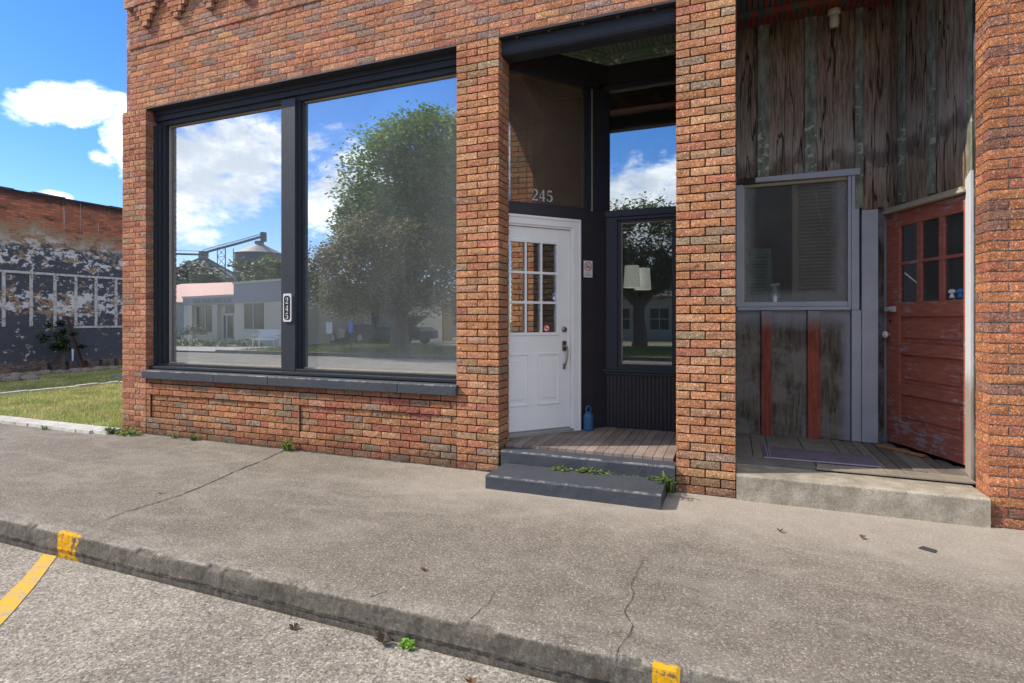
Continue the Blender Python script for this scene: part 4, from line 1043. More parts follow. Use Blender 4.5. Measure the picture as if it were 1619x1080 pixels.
# grass blades
random.seed(12); mb = MB()
def inpoly(x, y):
    c = False
    for (a, b), (c2, d2) in zip(P, P[1:] + P[:1]):
        if (b > y) != (d2 > y) and x < (c2 - a) * (y - b) / (d2 - b) + a: c = not c
    return c
cnt = 0
while cnt < 70000:
    u = random.random(); xx = -7.0 - 9.45 * u ** 1.1; yy = -.04 + 7.4 * random.random()
    if yy < (-xx - 7.0) * .30 - .9 - .0 or yy > (-xx - 7.0) * .72 + 1.2: continue
    if -12.08 < xx < -11.9 or inpoly(xx, yy): continue
    if noise.noise((xx * 1.8, yy * 1.8, 0)) < -.30 and random.random() < .6: continue
    cnt += 1
    h = random.uniform(.025, .06) * (1 + .3 * noise.noise((xx, yy, 3))); w = random.uniform(.004, .008); a = random.random() * 6.28; lx, ly = math.cos(a) * h * .5, math.sin(a) * h * .5
    k = noise.noise((xx * 1.3, yy * 1.3, 9)); dry = random.random() < .30 + .45 * k
    col = (.68, .58, .32) if dry else ((.44 + .08 * k, .47 + .04 * k, .14) if random.random() < .7 else (.27, .37, .09))
    px, py = -math.sin(a) * w, math.cos(a) * w
    mb.poly([(xx - px, yy - py, .025), (xx + px, yy + py, .025), (xx + lx, yy + ly, .03 + h)], col)
lg = mb.build('grass', M_LEAF); tag(lg, 'sunlit lawn grass with dry patches', None, None, 'stuff')

# =================================================================== plants, trees
def leaf(mb, p, s, col, flat_=.4):
    a = random.random() * 6.28; t = random.uniform(-flat_, flat_) * 1.5; d1 = Vector((math.cos(a), math.sin(a), t)) * s; d2 = Vector((-math.sin(a), math.cos(a), random.uniform(-.8, .8))).normalized() * s * .36
    p = Vector(p); mb.poly([p, p + d1 * .5 + d2, p + d1, p + d1 * .5 - d2], col)
def tree(name, x, y, z, h, crown, trunk_r, nleaf, ls, cols, label, cat='tree', group=None, seed=1, limbs=9, bare=.0, fork=.3):
    random.seed(seed); T = thing(name, (x, y, z), label, cat, group)
    tm = MB(); tips = []
    zf = h * fork
    tm.tube([(x, y, z - .1), (x + .05 * trunk_r, y, z + zf * .3), (x - .2 * trunk_r, y, z + zf * .7), (x, y, z + zf)], [trunk_r * 1.35, trunk_r * 1.05, trunk_r * .95, trunk_r * .85], 10)
    for i in range(limbs):
        cx, cy, cz, rx, ry, rz = random.choice(crown); a = random.random() * 6.28; e = random.uniform(-.3, 1)
        tip = Vector((x + cx + rx * .75 * math.cos(a), y + cy + ry * .75 * math.sin(a), z + cz + rz * .7 * e)); b = Vector((x, y, z + zf * random.uniform(.8, 1)))
        mid = b.lerp(tip, .5) + Vector((random.uniform(-.1, .1), random.uniform(-.1, .1), .12)) * h * .3
        tm.tube([b, b.lerp(mid, .6), mid, mid.lerp(tip, .6), tip], [trunk_r * .5, trunk_r * .36, trunk_r * .26, trunk_r * .14, trunk_r * .05], 6); tips.append((mid, tip))
    tm.build('trunk', M_BARK, T)
    cm = MB(); cl = []
    nc = max(14, min(360, int(nleaf / 110)))
    for i in range(nc):
        cx, cy, cz, rx, ry, rz = random.choices(crown, [c[3] * c[5] for c in crown])[0]
        while True:
            v = Vector((random.uniform(-1, 1), random.uniform(-1, 1), random.uniform(-1, 1)))
            if .25 < v.length < 1: break
        v = v.normalized() * (v.length ** .4)
        cl.append((Vector((x + cx + v.x * rx, y + cy + v.y * ry, z + cz + v.z * rz)), random.uniform(.10, .22) * (rx + rz) / 2 * 1.3, random.choice(cols)))
    for i in range(nleaf):
        c, r, col = cl[i % nc]
        v = Vector((random.gauss(0, .5), random.gauss(0, .5), random.gauss(0, .42))); v *= r * 1.35 * (1 if v.length < 1.1 else 1.1 / v.length)
        k = random.uniform(.7, 1.3); leaf(cm, c + v, ls * random.uniform(.6, 1.3), (col[0] * k, col[1] * k, col[2] * k))
    cm.build('crown', M_LEAF, T)
    return T
GRN = [(.045, .085, .02), (.06, .11, .025), (.035, .07, .02), (.075, .12, .03)]
BRN = [(.09, .085, .03), (.12, .105, .035), (.055, .075, .022), (.10, .075, .03)]
# young tree by the old wall
T0 = tree('young_tree', -16.0, 4.42, .03, 1.55, [(0, 0, .95, .42, .42, .38), (.05, .2, .75, .3, .3, .25)], .045, 900, .085, GRN, 'small dark leafy tree with a white ribbon in front of the painted wall', seed=5, limbs=6, fork=.28)
mb = MB(); mb.poly([(-15.93, 4.57, .62), (-15.92, 4.62, .60), (-15.9, 4.60, .30), (-15.91, 4.57, .30)])
mb.build('ribbon', flat('white_ribbon', (.72, .74, .78)), T0)
mb = MB(); mb.tube([(-16.05, 4.98, .0), (-16.42, 4.75, 1.45)], .03, 8); tag(mb.build('leaning_post', plain('rusty_pole', (.09, .035, .02), .8)), 'rusty pole leaning against the painted wall', 'post')
mb = MB(); mb.hexa([(-15.75, 4.42, .06), (-15.65, 4.44, .06), (-15.62, 4.70, .02), (-15.72, 4.68, .02), (-15.75, 4.42, .10), (-15.65, 4.44, .10), (-15.62, 4.70, .06), (-15.72, 4.68, .06)])
tag(mb.build('yellow_stake', flat('yellow_plastic', (.75, .48, .02))), 'bright yellow stake lying among the edging stones', 'stake')
def stone(x, y, z, rx, ry, rz, seed, label):
    random.seed(seed); mb = MB(); rings = []
    for i in range(7):
        ph = math.pi * i / 6; ring = []
        for j in range(12):
            a = 2 * math.pi * j / 12; v = Vector((math.sin(ph) * math.cos(a), math.sin(ph) * math.sin(a), math.cos(ph)))
            k = 1 + .22 * noise.noise(v * 1.7 + Vector((seed, 0, 0))); ring.append(mb.vert((x + v.x * rx * k, y + v.y * ry * k, z + v.z * rz * k)))
        rings.append(ring)
    for A, Bq in zip(rings, rings[1:]):
        for j in range(12): mb.face((A[j], Bq[j], Bq[(j + 1) % 12], A[(j + 1) % 12]))
    o = mb.build('garden_stone', M_STONE); return tag(o, label, 'stone', 'stones edging the flower bed')
for i in range(9):
    stone(-15.35 + .04 * (i % 3), 2.75 + i * .30, .07, .15, .13 + .03 * (i % 2), .075 + .02 * (i % 2), i + 1, ORD[i] + ' field stone from the left in the row edging the bed by the painted wall')
for i in range(4):
    stone(-14.55 + .03 * i, 1.9 + i * .33, .07, .16, .17, .085, i + 31, ORD[i] + ' field stone from the left in the short front row on the lawn')
random.seed(4); sp = None
for i in range(9):
    yy = 4.3 + i * .42 + random.uniform(-.05, .05)
    if sp is None:
        mb = MB(); mb.hexa([(-16.34, yy - .04, .0), (-16.26, yy - .04, .0), (-16.26, yy + .04, .0), (-16.34, yy + .04, .0), (-16.33, yy - .035, .26), (-16.27, yy - .03, .24), (-16.27, yy + .03, .25), (-16.33, yy + .035, .27)])
        sp = mb.build('stub_post', M_BOARD); tag(sp, 'first short dark stub post from the left at the foot of the painted wall', 'post', 'stub posts along the old wall'); y0s = yy
    else:
        c = sp.copy(); S.collection.objects.link(c); c.location.y += yy - y0s; c['label'] = ORD[i] + ' short dark stub post from the left at the foot of the painted wall'

def weed(name, x, y, z, n, r, s, cols, label, seed, grass=False, h=.06):
    random.seed(seed); mb = MB()
    for i in range(n):
        a = random.random() * 6.28; rr = r * math.sqrt(random.random()); p = Vector((x + rr * math.cos(a), y + rr * .45 * math.sin(a), z + random.uniform(.002, h * (1 - rr / r * .6))))
        k = random.uniform(.75, 1.3); c = random.choice(cols); c = (c[0] * k, c[1] * k, c[2] * k)
        if grass:
            b = Vector((x + rr * .5 * math.cos(a), y + rr * .2 * math.sin(a), z)); L = h * random.uniform(.7, 1.5); aa = random.random() * 6.28
            q1 = b + Vector((math.cos(aa) * L * .3, math.sin(aa) * L * .3, L * .7)); q2 = b + Vector((math.cos(aa) * L * .9, math.sin(aa) * L * .9, L * .75)); w = Vector((-math.sin(aa), math.cos(aa), 0)) * s * .12
            mb.poly([b - w, b + w, q1 + w, q1 - w], c); mb.poly([q1 - w, q1 + w, q2], c)
        else:
            # three rounded leaflets
            for q in range(3):
                leaf(mb, p, s * random.uniform(.7, 1.1), c, .25)
    o = mb.build(name, M_LEAF); return tag(o, label, 'weed', 'weeds growing from cracks')
LG = [(.13, .21, .045), (.18, .26, .06), (.09, .15, .035)]
weed('clover_weed', -1.37, -.10, .10, 40, .10, .026, LG, 'leftmost clover clump behind the lower painted step', 1, h=.055)
weed('clover_weed', -1.10, -.09, .10, 60, .11, .026, LG, 'bushiest clover clump in the middle behind the lower step', 2, h=.06)
weed('clover_weed', -.95, -.085, .10, 22, .09, .022, LG, 'thin clover strand right of the middle clump behind the lower step', 3, h=.035)
weed('clover_weed', -.76, -.08, .10, 20, .10, .018, LG, 'lowest flat strip of clover behind the lower step', 4, h=.02)
weed('clover_weed', -.58, -.10, .10, 26, .06, .026, LG, 'clover clump at the right end of the lower step', 5, h=.05)
weed('grass_tuft', -.47, -.14, .03, 34, .09, .05, LG, 'grass tuft in the gap beside the right brick pier', 6, grass=True, h=.13)
weed('grass_tuft', -4.33, -.06, .0, 34, .09, .05, LG + [(.3, .4, .05)], 'yellow-green grass tuft where the long crack meets the wall', 7, grass=True, h=.10)
weed('grass_tuft', -5.70, -.06, .0, 26, .10, .045, LG, 'small grass tuft under the left sunk brick panel', 8, grass=True, h=.06)
weed('grass_tuft', -6.02, -.06, .0, 22, .11, .045, LG, 'small grass tuft near the left brick pier', 9, grass=True, h=.05)
weed('leafy_weed', -6.72, -.12, .0, 90, .20, .035, LG + [(.26, .34, .06)], 'bright leafy weed at the foot of the left pier', 10, h=.08)
weed('grass_tuft', -6.98, -.17, .0, 60, .18, .05, LG, 'spreading grass at the end of the pale lawn edging', 11, grass=True, h=.07)
weed('grass_tuft', -8.0, -.30, .0, 20, .10, .04, LG, 'tiny grass tuft beside the pale lawn edging', 12, grass=True, h=.045)
weed('clover_weed', -1.415, -2.375, -.153, 26, .035, .022, [(.16, .34, .04), (.22, .42, .06)], 'bright green clover sprouting from the gutter below the kerb', 13, h=.05)
# dead leaf in the gutter
def deadleaf(x, y, z, s, seed, col, label, name='dead_leaf'):
    random.seed(seed); mb = MB()
    for q in range(5):
        a = q * 1.25 + random.random(); d = Vector((math.cos(a), math.sin(a), random.uniform(.1, .9))) * s; e = Vector((-math.sin(a), math.cos(a), random.uniform(-.3, .5))) * s * .4; p = Vector((x, y, z + .004))
        mb.poly([p, p + d * .5 + e, p + d], col); mb.poly([p, p + d, p + d * .5 - e * .8], col)
    return tag(mb.build(name, M_LEAF), label, 'leaf', 'dead leaves on the pavement')
deadleaf(-1.535, -2.39, -.153, .05, 3, (.05, .03, .018), 'dark curled dead leaf in the gutter beside the green clover')
for i, (a, b, zz, lab) in enumerate([(-1.02, -2.5, -.153, 'small reddish dead leaf on the road below the kerb'), (-2.02, -2.44, -.153, 'brown dead leaf on the road under the kerb notch'), (-1.58, -1.95, .002, 'tiny brown leaf in the middle of the pavement'), (-4.2, -1.55, .002, 'small dead leaf right beside the long pavement crack'), (.28, -.62, .002, 'small dark dead leaf in front of the concrete step, left side'), (.75, -.55, .002, 'curled leaf nearest the concrete step')]):
    deadleaf(a, b, zz, .022 + .008 * (i < 2), 20 + i, random.choice([(.16, .07, .03), (.07, .045, .03), (.24, .13, .06)]), lab)
mb = MB(); mb.hexa([(1.03, -.60, .001), (1.10, -.64, .001), (1.12, -.60, .001), (1.06, -.565, .001), (1.03, -.60, .008), (1.10, -.64, .006), (1.12, -.60, .008), (1.06, -.565, .009)])
tag(mb.build('slate_chip', flat('slate', (.05, .05, .055))), 'dark grey slate chip lying near the right end of the concrete step', 'chip')

# =================================================================== small things on the porches
# number plaque on mullion
pz, px_, py_ = 1.50, -4.478, yf - .008
PL = thing('number_plaque', (px_, py_, pz - .15), 'black and white vertical plaque reading 245 on the window mullion', 'sign')
mb = MB()
def octo(w, h, c): return [(-w + c, -h), (w - c, -h), (w, -h + c), (w, h - c), (w - c, h), (-w + c, h), (-w, h - c), (-w, -h + c)]
def prism(mb, pts, y0, y1, cx, cz):
    a = [mb.vert((cx + p[0], y1, cz + p[1])) for p in pts]; b = [mb.vert((cx + p[0], y0, cz + p[1])) for p in pts]; n = len(pts)
    mb.face(a[::-1]); mb.face(b)
    for i in range(n): mb.face((b[i], a[i], a[(i + 1) % n], b[(i + 1) % n]))
prism(mb, octo(.056, .152, .012), py_ - .004, py_ + .012, px_, pz); mb.build('plate', flat('plaque_white', (.62, .62, .62), .4), PL, bevel=.002)
mb = MB(); prism(mb, octo(.041, .130, .018), py_ - .006, py_ - .0042, px_, pz); mb.build('black_field', flat('plaque_black', (.018, .012, .015), .4), PL)
mb = MB()
for i, ch in enumerate('245'):
    digit(mb, ch, lambda u, v, n, i=i: (px_ - .020 + u * .062, py_ - .0066 - n, pz + .045 - i * .083 + v * .066), 0)
mb.build('numerals', flat('plaque_numerals', (.66, .66, .66), .4), PL)
# no smoking sign
s0, s1, t0, t1 = .030, .140, 1.812, 1.985
NS = thing('no_smoking_sign', FD(.085, .002, t0), 'small white no smoking sign with red circle beside the white door', 'sign')
mb = MB(); mb.fbox(FD, s0, s1, .0045, .008, t0, t1); mb.build('sign_plate', M_SWHITE, NS, bevel=.002)
T = onD(.085, .0085, 1.925)
mb = MB(); disc(mb, T, .046, 0, .0005, r_in=.038); mb.poly([T @ Vector(p) for p in ((-.034, .026, .0016), (-.034 + .008, .032, .0016), (.034, -.026, .0016), (.034 - .008, -.032, .0016))]); mb.build('prohibition_ring', M_RED, NS)
mb = MB(); mb.poly([T @ Vector(p) for p in ((-.030, -.010, .001), (.016, -.010, .001), (.016, -.001, .001), (-.030, -.001, .001))]); mb.poly([T @ Vector(p) for p in ((.018, -.010, .001), (.024, -.010, .001), (.024, -.001, .001), (.018, -.001, .001))])
mb.poly([T @ Vector(p) for p in ((.018, .002, .001), (.022, .002, .001), (.014, .018, .001), (.008, .020, .001))]); mb.build('cigarette', M_SBLACK, NS)
def text_obj(body, size, Mx, mat_, name, parent):
    cu = bpy.data.curves.new(name + '_tmp', 'FONT'); cu.body = body; cu.size = size; cu.align_x = 'CENTER'
    to = bpy.data.objects.new(name + '_tmp', cu); S.collection.objects.link(to)
    dg = bpy.context.evaluated_depsgraph_get(); me = bpy.data.meshes.new_from_object(to.evaluated_get(dg))
    bpy.data.objects.remove(to); me.materials.clear(); me.materials.append(mat_)
    off = Vector((0, 0, 0)); q = parent
    while q is not None: off += q.location; q = q.parent
    me.transform(Matrix.Translation(-off) @ Mx)
    o = bpy.data.objects.new(name, me); S.collection.objects.link(o); o.parent = parent; return o
text_obj('NO\nSMOKING', .019, onD(.085, .0086, 1.848), M_SBLACK, 'lettering', NS)
# blue bottle
bx, by, _ = FD(.05, .065, 0); 
BT = thing('water_bottle', (bx, by, FZ), 'blue water bottle with loop handle standing by the white door', 'bottle')
mb = MB(); mb.lathe(bx, by, [(.0, FZ), (.046, FZ), (.052, FZ + .008), (.052, FZ + .15), (.047, FZ + .165), (.036, FZ + .175), (.034, FZ + .18), (0, FZ + .181)], 24)
mb.build('body', flat('blue_plastic', (.045, .13, .26), .35), BT, smooth=False)
mb = MB(); mb.lathe(bx, by, [(.036, FZ + .181), (.036, FZ + .20), (.0, FZ + .202)], 20)
hp = [(bx + .028 * math.cos(a) * r2, by + .028 * math.cos(a) * r2, FZ + .205 + .045 * math.sin(a)) for a in [math.pi * i / 10 for i in range(11)]]
mb.tube(hp, .009, 8); mb.build('cap_and_handle', flat('blue_plastic_cap', (.04, .11, .22), .4), BT)
# door mat
mb = MB()
def m_mat(g, p):
    n = g.noise(g.scale(g.pos, (1, 8, 1)), 30, 4, .7); b = g.noise(g.pos, 5, 3)
    c = g.mix(n, (.085, .060, .095), (.19, .145, .20)); c = g.mix(1, c, g.ramp(b, [(.3, .8), (.7, 1.15)]), 'MULTIPLY')
    setp(g, p, c, .95, bump=n, strength=.7, dist=.006)
MMAT = mat('purple_weave', m_mat)
A = [(.235, .50), (1.06, .49), (1.07, .86), (.245, .92)]; z = FZ2 + .002
DM = thing('door_mat', (.65, .7, z), 'purple woven doormat lying in front of the dusty window', 'doormat')
nx = 20; g_ = []
for i in range(nx + 1):
    row = []
    for j in range(7):
        u, v = i / nx, j / 6; P0 = Vector(A[0]).lerp(Vector(A[1]), u); P1_ = Vector(A[3]).lerp(Vector(A[2]), u); p = P0.lerp(P1_, v)
        row.append((p.x, p.y, z + .008 + .003 * noise.noise((p.x * 5, p.y * 5, 0))))
    g_.append(row)
top = [[mb.vert(p) for p in r] for r in g_]; bot = [[mb.vert((p[0], p[1], z)) for p in r] for r in g_]
for i in range(nx):
    for j in range(6): mb.face((top[i][j], top[i + 1][j], top[i + 1][j + 1], top[i][j + 1]))
    mb.face((bot[i][0], bot[i + 1][0], top[i + 1][0], top[i][0])); mb.face((top[i][6], top[i + 1][6], bot[i + 1][6], bot[i][6]))
for j in range(6): mb.face((top[0][j], top[0][j + 1], bot[0][j + 1], bot[0][j])); mb.face((bot[nx][j], bot[nx][j + 1], top[nx][j + 1], top[nx][j]))
mb.build('woven_field', MMAT, DM)
mb = MB(); mb.box(.238, 1.062, .478, .488, z, z + .007)
for xx in (.262, .285): mb.box(xx, xx + .004, .50, .90, z + .009, z + .013)
mb.build('pale_binding', flat('mat_binding', (.38, .34, .40)), DM)
mb = MB(); mb.hexa([(1.20, 1.30, FZ2 + .001), (1.47, .98, FZ2 + .001), (1.50, 1.01, FZ2 + .001), (1.225, 1.325, FZ2 + .001), (1.20, 1.30, FZ2 + .02), (1.47, .98, FZ2 + .02), (1.50, 1.01, FZ2 + .02), (1.225, 1.325, FZ2 + .02)])
tag(mb.build('wooden_stick', flat('orange_wood', (.42, .20, .07)), bevel=.002), 'flat orange-brown wooden stick on the porch floor below the red door', 'stick')
# things behind the dusty window
SH = thing('louvred_shutter', (.78, 1.75, 1.4), 'tall brown louvred shutter standing behind the dusty window', 'shutter', None)
mb = MB(); x0, x1, y = .545, .985, 1.60
for q in ((x0, x0 + .05, 1.2, 2.9), (x1 - .05, x1, 1.2, 2.9), (x0 + .05, x1 - .05, 2.80, 2.9), (x0 + .05, x1 - .05, 1.60, 1.66)): mb.box(q[0], q[1], y, y + .03, q[2], q[3])
mb.build('stiles', plain('brown_shutter', (.42, .26, .18), .7), SH)
mb = MB(); zz = 1.68
while zz < 2.79: mb.hexa([(x0 + .05, y + .004, zz), (x1 - .05, y + .004, zz), (x1 - .05, y + .026, zz + .022), (x0 + .05, y + .026, zz + .022), (x0 + .05, y + .004, zz + .006), (x1 - .05, y + .004, zz + .006), (x1 - .05, y + .026, zz + .028), (x0 + .05, y + .026, zz + .028)]); zz += .034
mb.build('louvres', bpy.data.materials['brown_shutter'], SH)
SH2 = thing('louvred_shutter', (.25, 1.8, 1.2), 'short dark green louvred shutter low behind the dusty window', 'shutter', None)
mb = MB(); x0, x1, y = .10, .36, 1.66
for q in ((x0, x0 + .04, 1.2, 2.10), (x1 - .04, x1, 1.2, 2.10), (x0 + .04, x1 - .04, 2.05, 2.10)): mb.box(q[0], q[1], y, y + .03, q[2], q[3])
mb.build('stiles', plain('green_shutter', (.12, .19, .13), .7), SH2)
mb = MB(); zz = 1.4
while zz < 2.04: mb.hexa([(x0 + .04, y + .004, zz), (x1 - .04, y + .004, zz), (x1 - .04, y + .026, zz + .022), (x0 + .04, y + .026, zz + .022), (x0 + .04, y + .004, zz + .006), (x1 - .04, y + .004, zz + .006), (x1 - .04, y + .026, zz + .028), (x0 + .04, y + .026, zz + .028)]); zz += .034
mb.build('louvres', bpy.data.materials['green_shutter'], SH2)
mb = MB(); mb.box(.06, 1.2, YB + .045, YB + .34, 1.50, 1.53); mb.build('inner_shelf', M_CREAM, Q)
SP = thing('spray_bottle', (.385, 1.60, 1.53), 'white spray bottle with red trigger inside the dusty window', 'spray bottle')
mb = MB(); mb.lathe(.385, 1.572, [(.0, 1.531), (.040, 1.531), (.043, 1.54), (.043, 1.60), (.036, 1.635), (.018, 1.67), (.015, 1.70), (0, 1.701)], 20); mb.build('body', flat('white_plastic', (.68, .68, .66), .4), SP)
mb = MB(); mb.hexa([(.355, 1.560, 1.705), (.425, 1.560, 1.715), (.425, 1.584, 1.715), (.355, 1.584, 1.705), (.340, 1.560, 1.725), (.430, 1.560, 1.742), (.430, 1.584, 1.742), (.340, 1.584, 1.725)]); mb.build('spray_head', bpy.data.materials['white_plastic'], SP, bevel=.003)
mb = MB(); mb.tube([(.405, 1.572, 1.715), (.42, 1.572, 1.70), (.425, 1.572, 1.68)], .006, 6); mb.box(.368, .40, 1.558, 1.586, 1.699, 1.706); mb.build('trigger', M_RED, SP)
mb = MB(); cpt = [(.745 + .215 * (i / 20), 1.545, 2.62 - .44 * math.sin(math.pi * i / 20) ** .75 + .05 * (i / 20)) for i in range(21)]
mb.tube(cpt, .0035, 6); tag(mb.build('hanging_cord', flat('old_cord', (.48, .44, .36))), 'pale cord hanging in a loop inside the dusty window', 'cord')
# arc lamp with two shades inside the porch window
LA = thing('arc_floor_lamp', (-.3, 2.5, .2), 'arc floor lamp with two white shades seen through the porch window', 'lamp')
msh = mat('lamp_shade_fabric', lambda g, p: (setp(g, p, (.85, .82, .75), .8), g.put(p.inputs['Emission Color'], (1, .95, .85)), g.put(p.inputs['Emission Strength'], .16)))  # faint emission added to brighten the shades in place of daylight
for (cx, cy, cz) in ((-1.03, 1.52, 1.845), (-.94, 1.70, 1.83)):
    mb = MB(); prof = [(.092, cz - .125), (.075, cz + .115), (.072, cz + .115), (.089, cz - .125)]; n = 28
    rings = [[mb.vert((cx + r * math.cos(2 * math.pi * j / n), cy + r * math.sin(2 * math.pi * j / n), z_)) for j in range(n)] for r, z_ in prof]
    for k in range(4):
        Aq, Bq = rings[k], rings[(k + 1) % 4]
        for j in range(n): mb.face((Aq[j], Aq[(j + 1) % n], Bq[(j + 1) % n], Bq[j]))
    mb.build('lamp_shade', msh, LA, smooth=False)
    ap = [(cx + (-.3 - cx) * t, cy + (2.5 - cy) * t, cz + .13 + math.sin(math.pi * min(t * 1.1 + .12, 1)) * .45 - .55 * t * t + (-.16)) for t in [i / 16 for i in range(17)]]
    mb = MB(); mb.tube(ap, .006, 6); mb.tube([(cx, cy, cz + .1), ap[0]], .005, 6); mb.build('arm', M_METAL, LA)
mb = MB(); mb.tube([(-.3, 2.5, .2), (-.3, 2.5, 1.6)], .014, 8); mb.lathe(-.3, 2.5, [(.16, .2), (.16, .23), (.0, .235)], 24); mb.build('stand', M_METAL, LA)

# =================================================================== across the street (seen in the glass)
grid(-60, 60, -13.75, -13.6, -.03, 'far_kerb', M_WSTRIP)
mb = MB(); mb.box(-22.0, 60, -13.75, -13.6, -.2, -.02); mb.build('far_kerb_stone', M_KERB)['kind'] = 'structure'
grid(-19.8, 60, -21.2, -13.75, -.02, 'far_lawn', M_GROUND)
grid(-60, -19.8, -24, -13.75, -.10, 'far_pavement', M_WSTRIP)
grid(-19.8, 60, -27, -21.2, -.05, 'parking_lot', M_WALK)
grid(-60, 60, -80, -27, -.06, 'far_grass', M_GROUND)
random.seed(77); mb = MB()
for i in range(26000):
    xx = random.uniform(-21, -2); yy = random.uniform(-21.0, -13.8); h = random.uniform(.04, .09); a = random.random() * 6.28
    k = noise.noise((xx * .7, yy * .7, 2)); col = random.choice([(.14, .20, .04), (.10, .17, .035), (.24, .24, .08)])
    mb.poly([(xx - .014 * math.sin(a), yy + .014 * math.cos(a), -.02), (xx + .014 * math.sin(a), yy - .014 * math.cos(a), -.02), (xx + math.cos(a) * h * .5, yy + math.sin(a) * h * .5, h)], col)
tag(mb.build('far_lawn_grass', M_LEAF), 'grass across the street', None, None, 'stuff')
# bank: a tall block and a lower wing, rotated slightly
def rotf(px, py, deg):
    c, s = math.cos(R(deg)), math.sin(R(deg)); return frame((px, py), (c, s), (-s, c))
BK = thing('office_building', (-28, -24, 0), 'low pale stone office block with lettered fascia reflected in the left window', 'building')
FB = rotf(-27.97, -20.0, 14)      # a along the street, n toward it
mst = plain('pale_stone', (.68, .60, .45), .8, var=.1); mgr = plain('grey_fascia', (.36, .355, .355), .7, var=.1); mdk = plain('dark_window', (.035, .032, .04), .15, var=.1); mfr = flat('aluminium_frame', (.5, .5, .48), .4)
mb = MB(); mb.fbox(FB, -6.75, 0, -8, -.35, -.1, 2.3); mb.fbox(FB, 0, 5.2, -8, .0, -.1, 2.38); mb.fbox(FB, 5.202, 8.6, -9, -5.5, -.1, 2.38); mb.build('stone_wall', mst, BK)
for a, b in ((-2.95, -2.3), (-6.75, -5.6)):
    mb = MB(); mb.fbox(FB, a, b, -.35, -.1, -.1, 2.3); mb.build('pilaster', mst, BK)
mb = MB(); mb.fbox(FB, -6.8, -.002, -8, -.05, 2.3, 2.78); mb.fbox(FB, -.02, 5.22, -8, .05, 2.382, 3.5); mb.fbox(FB, 5.222, 8.6, -9, -5.45, 2.38, 3.2); mb.build('fascia', mgr, BK)
mb = MB(); mb.fbox(FB, -6.85, -.025, -8, .0, 2.78, 2.90); mb.fbox(FB, -.07, 5.27, -8, .1, 3.5, 3.62); mb.build('coping', mst, BK)
for a, b, n, z0, z1 in ((-5.43, -3.07, -.35, .55, 2.2), (1.16, 3.2, .0, .82, 2.3), (5.9, 7.6, -5.5, .8, 2.2)):
    mb = MB(); mb.fbox(FB, a, b, n + .01, n + .03, z0, z1); w = mb.build('window', mdk, BK)
    mb = MB(); m_ = (a + b) / 2; mb.fbox(FB, m_ - .04, m_ + .04, n + .031, n + .05, z0, z1); mb.fbox(FB, a - .06, b + .06, n + .031, n + .06, z0 - .1, z0); mb.build('frame', mfr, w)
mb = MB()
for a in (-1.95, -1.5, -.62, -.16): mb.fbox(FB, a - .06, a + .06, -.34, -.28, 0, 1.68)
mb.fbox(FB, -2.0, -.1, -.34, -.279, 1.62, 1.74); mb.fbox(FB, -1.5, -.62, -.34, -.281, .0, .2); dr = mb.build('entrance_door', mfr, BK)
mb = MB(); mb.fbox(FB, -1.94, -.17, -.349, -.33, .0, 1.63); mb.build('pane', mdk, dr)
mb = MB(); mb.fbox(FB, -1.8, -.2, -.349, -.33, 1.76, 2.22); mb.build('transom', mdk, BK)
c_, s_ = math.cos(R(14)), math.sin(R(14))
Mt = Matrix(((-c_, 0, -s_, 0), (-s_, 0, c_, 0), (0, 1, 0, 0), (0, 0, 0, 1)))
P_ = FB(-2.95, -.04, 2.42); text_obj('BOOK CREEK COUNTY TRUST', .36, Matrix.Translation(P_) @ Mt, mdk, 'lettering', BK)
# red roofed house
HR = thing('red_roofed_house', (-42, -30, 0), 'pale house with a red roof reflected at the left window edge', 'building')
mb = MB(); mb.box(-50, -35.5, -38, -27, -.1, 2.9); mb.build('wall', plain('mint_wall', (.38, .42, .36), .8), HR)
mb = MB(); a = [(-50.4, -26.6, 2.75), (-35.1, -26.6, 2.75), (-37.5, -32, 4.7), (-48, -32, 4.7)]; mb.poly(a); mb.poly([(-50.4, -38.4, 2.75), (-48, -32, 4.7), (-37.5, -32, 4.7), (-35.1, -38.4, 2.75)]); mb.poly([(-35.1, -26.6, 2.75), (-35.1, -38.4, 2.75), (-37.5, -32, 4.7)]); mb.poly([(-50.4, -38.4, 2.75), (-50.4, -26.6, 2.75), (-48, -32, 4.7)])
mb.build('roof', plain('red_roof', (.55, .17, .15), .6), HR)
# silos
mgal = mat('galvanised_sheet', lambda g, p: setp(g, p, g.mix(g.noise(g.pos, .6, 4), (.07, .10, .12), (.13, .17, .20)), .5, .3, bump=g.m('SINE', g.m('MULTIPLY', g.sep(g.pos)[2], 20)), strength=.6, dist=.05))
SI = thing('grain_silo', (-71.8, -64, 0), 'tall galvanised grain silo with conical roof reflected behind the office', 'silo')
mb = MB(); mb.lathe(-71.8, -64, [(3.7, 0), (3.7, 12.0)], 40); mb.build('bin_wall', mgal, SI)
mb = MB(); mb.lathe(-71.8, -64, [(3.9, 12.0), (.7, 13.6), (.7, 14.1), (0, 14.2)], 40); mb.build('roof', plain('silo_roof', (.20, .22, .23), .6), SI)
SI2 = thing('grain_silo', (-88, -67, 0), 'wide low grain bin whose conical roof rises behind the trees', 'silo')
mb = MB(); mb.lathe(-88, -67, [(6.5, 0), (6.5, 8.6)], 40); mb.build('bin_wall', mgal, SI2)
mb = MB(); mb.lathe(-88, -67, [(6.7, 8.6), (.8, 12.0), (.8, 12.8), (0, 13)], 24); mb.build('roof', bpy.data.materials['silo_roof'], SI2)
mb = MB()
for k in range(18): a = k * math.pi / 9; mb.tube([(-88 + 6.7 * math.cos(a), -67 + 6.7 * math.sin(a), 8.75), (-88 + .8 * math.cos(a), -67 + .8 * math.sin(a), 12.15)], .11, 4)
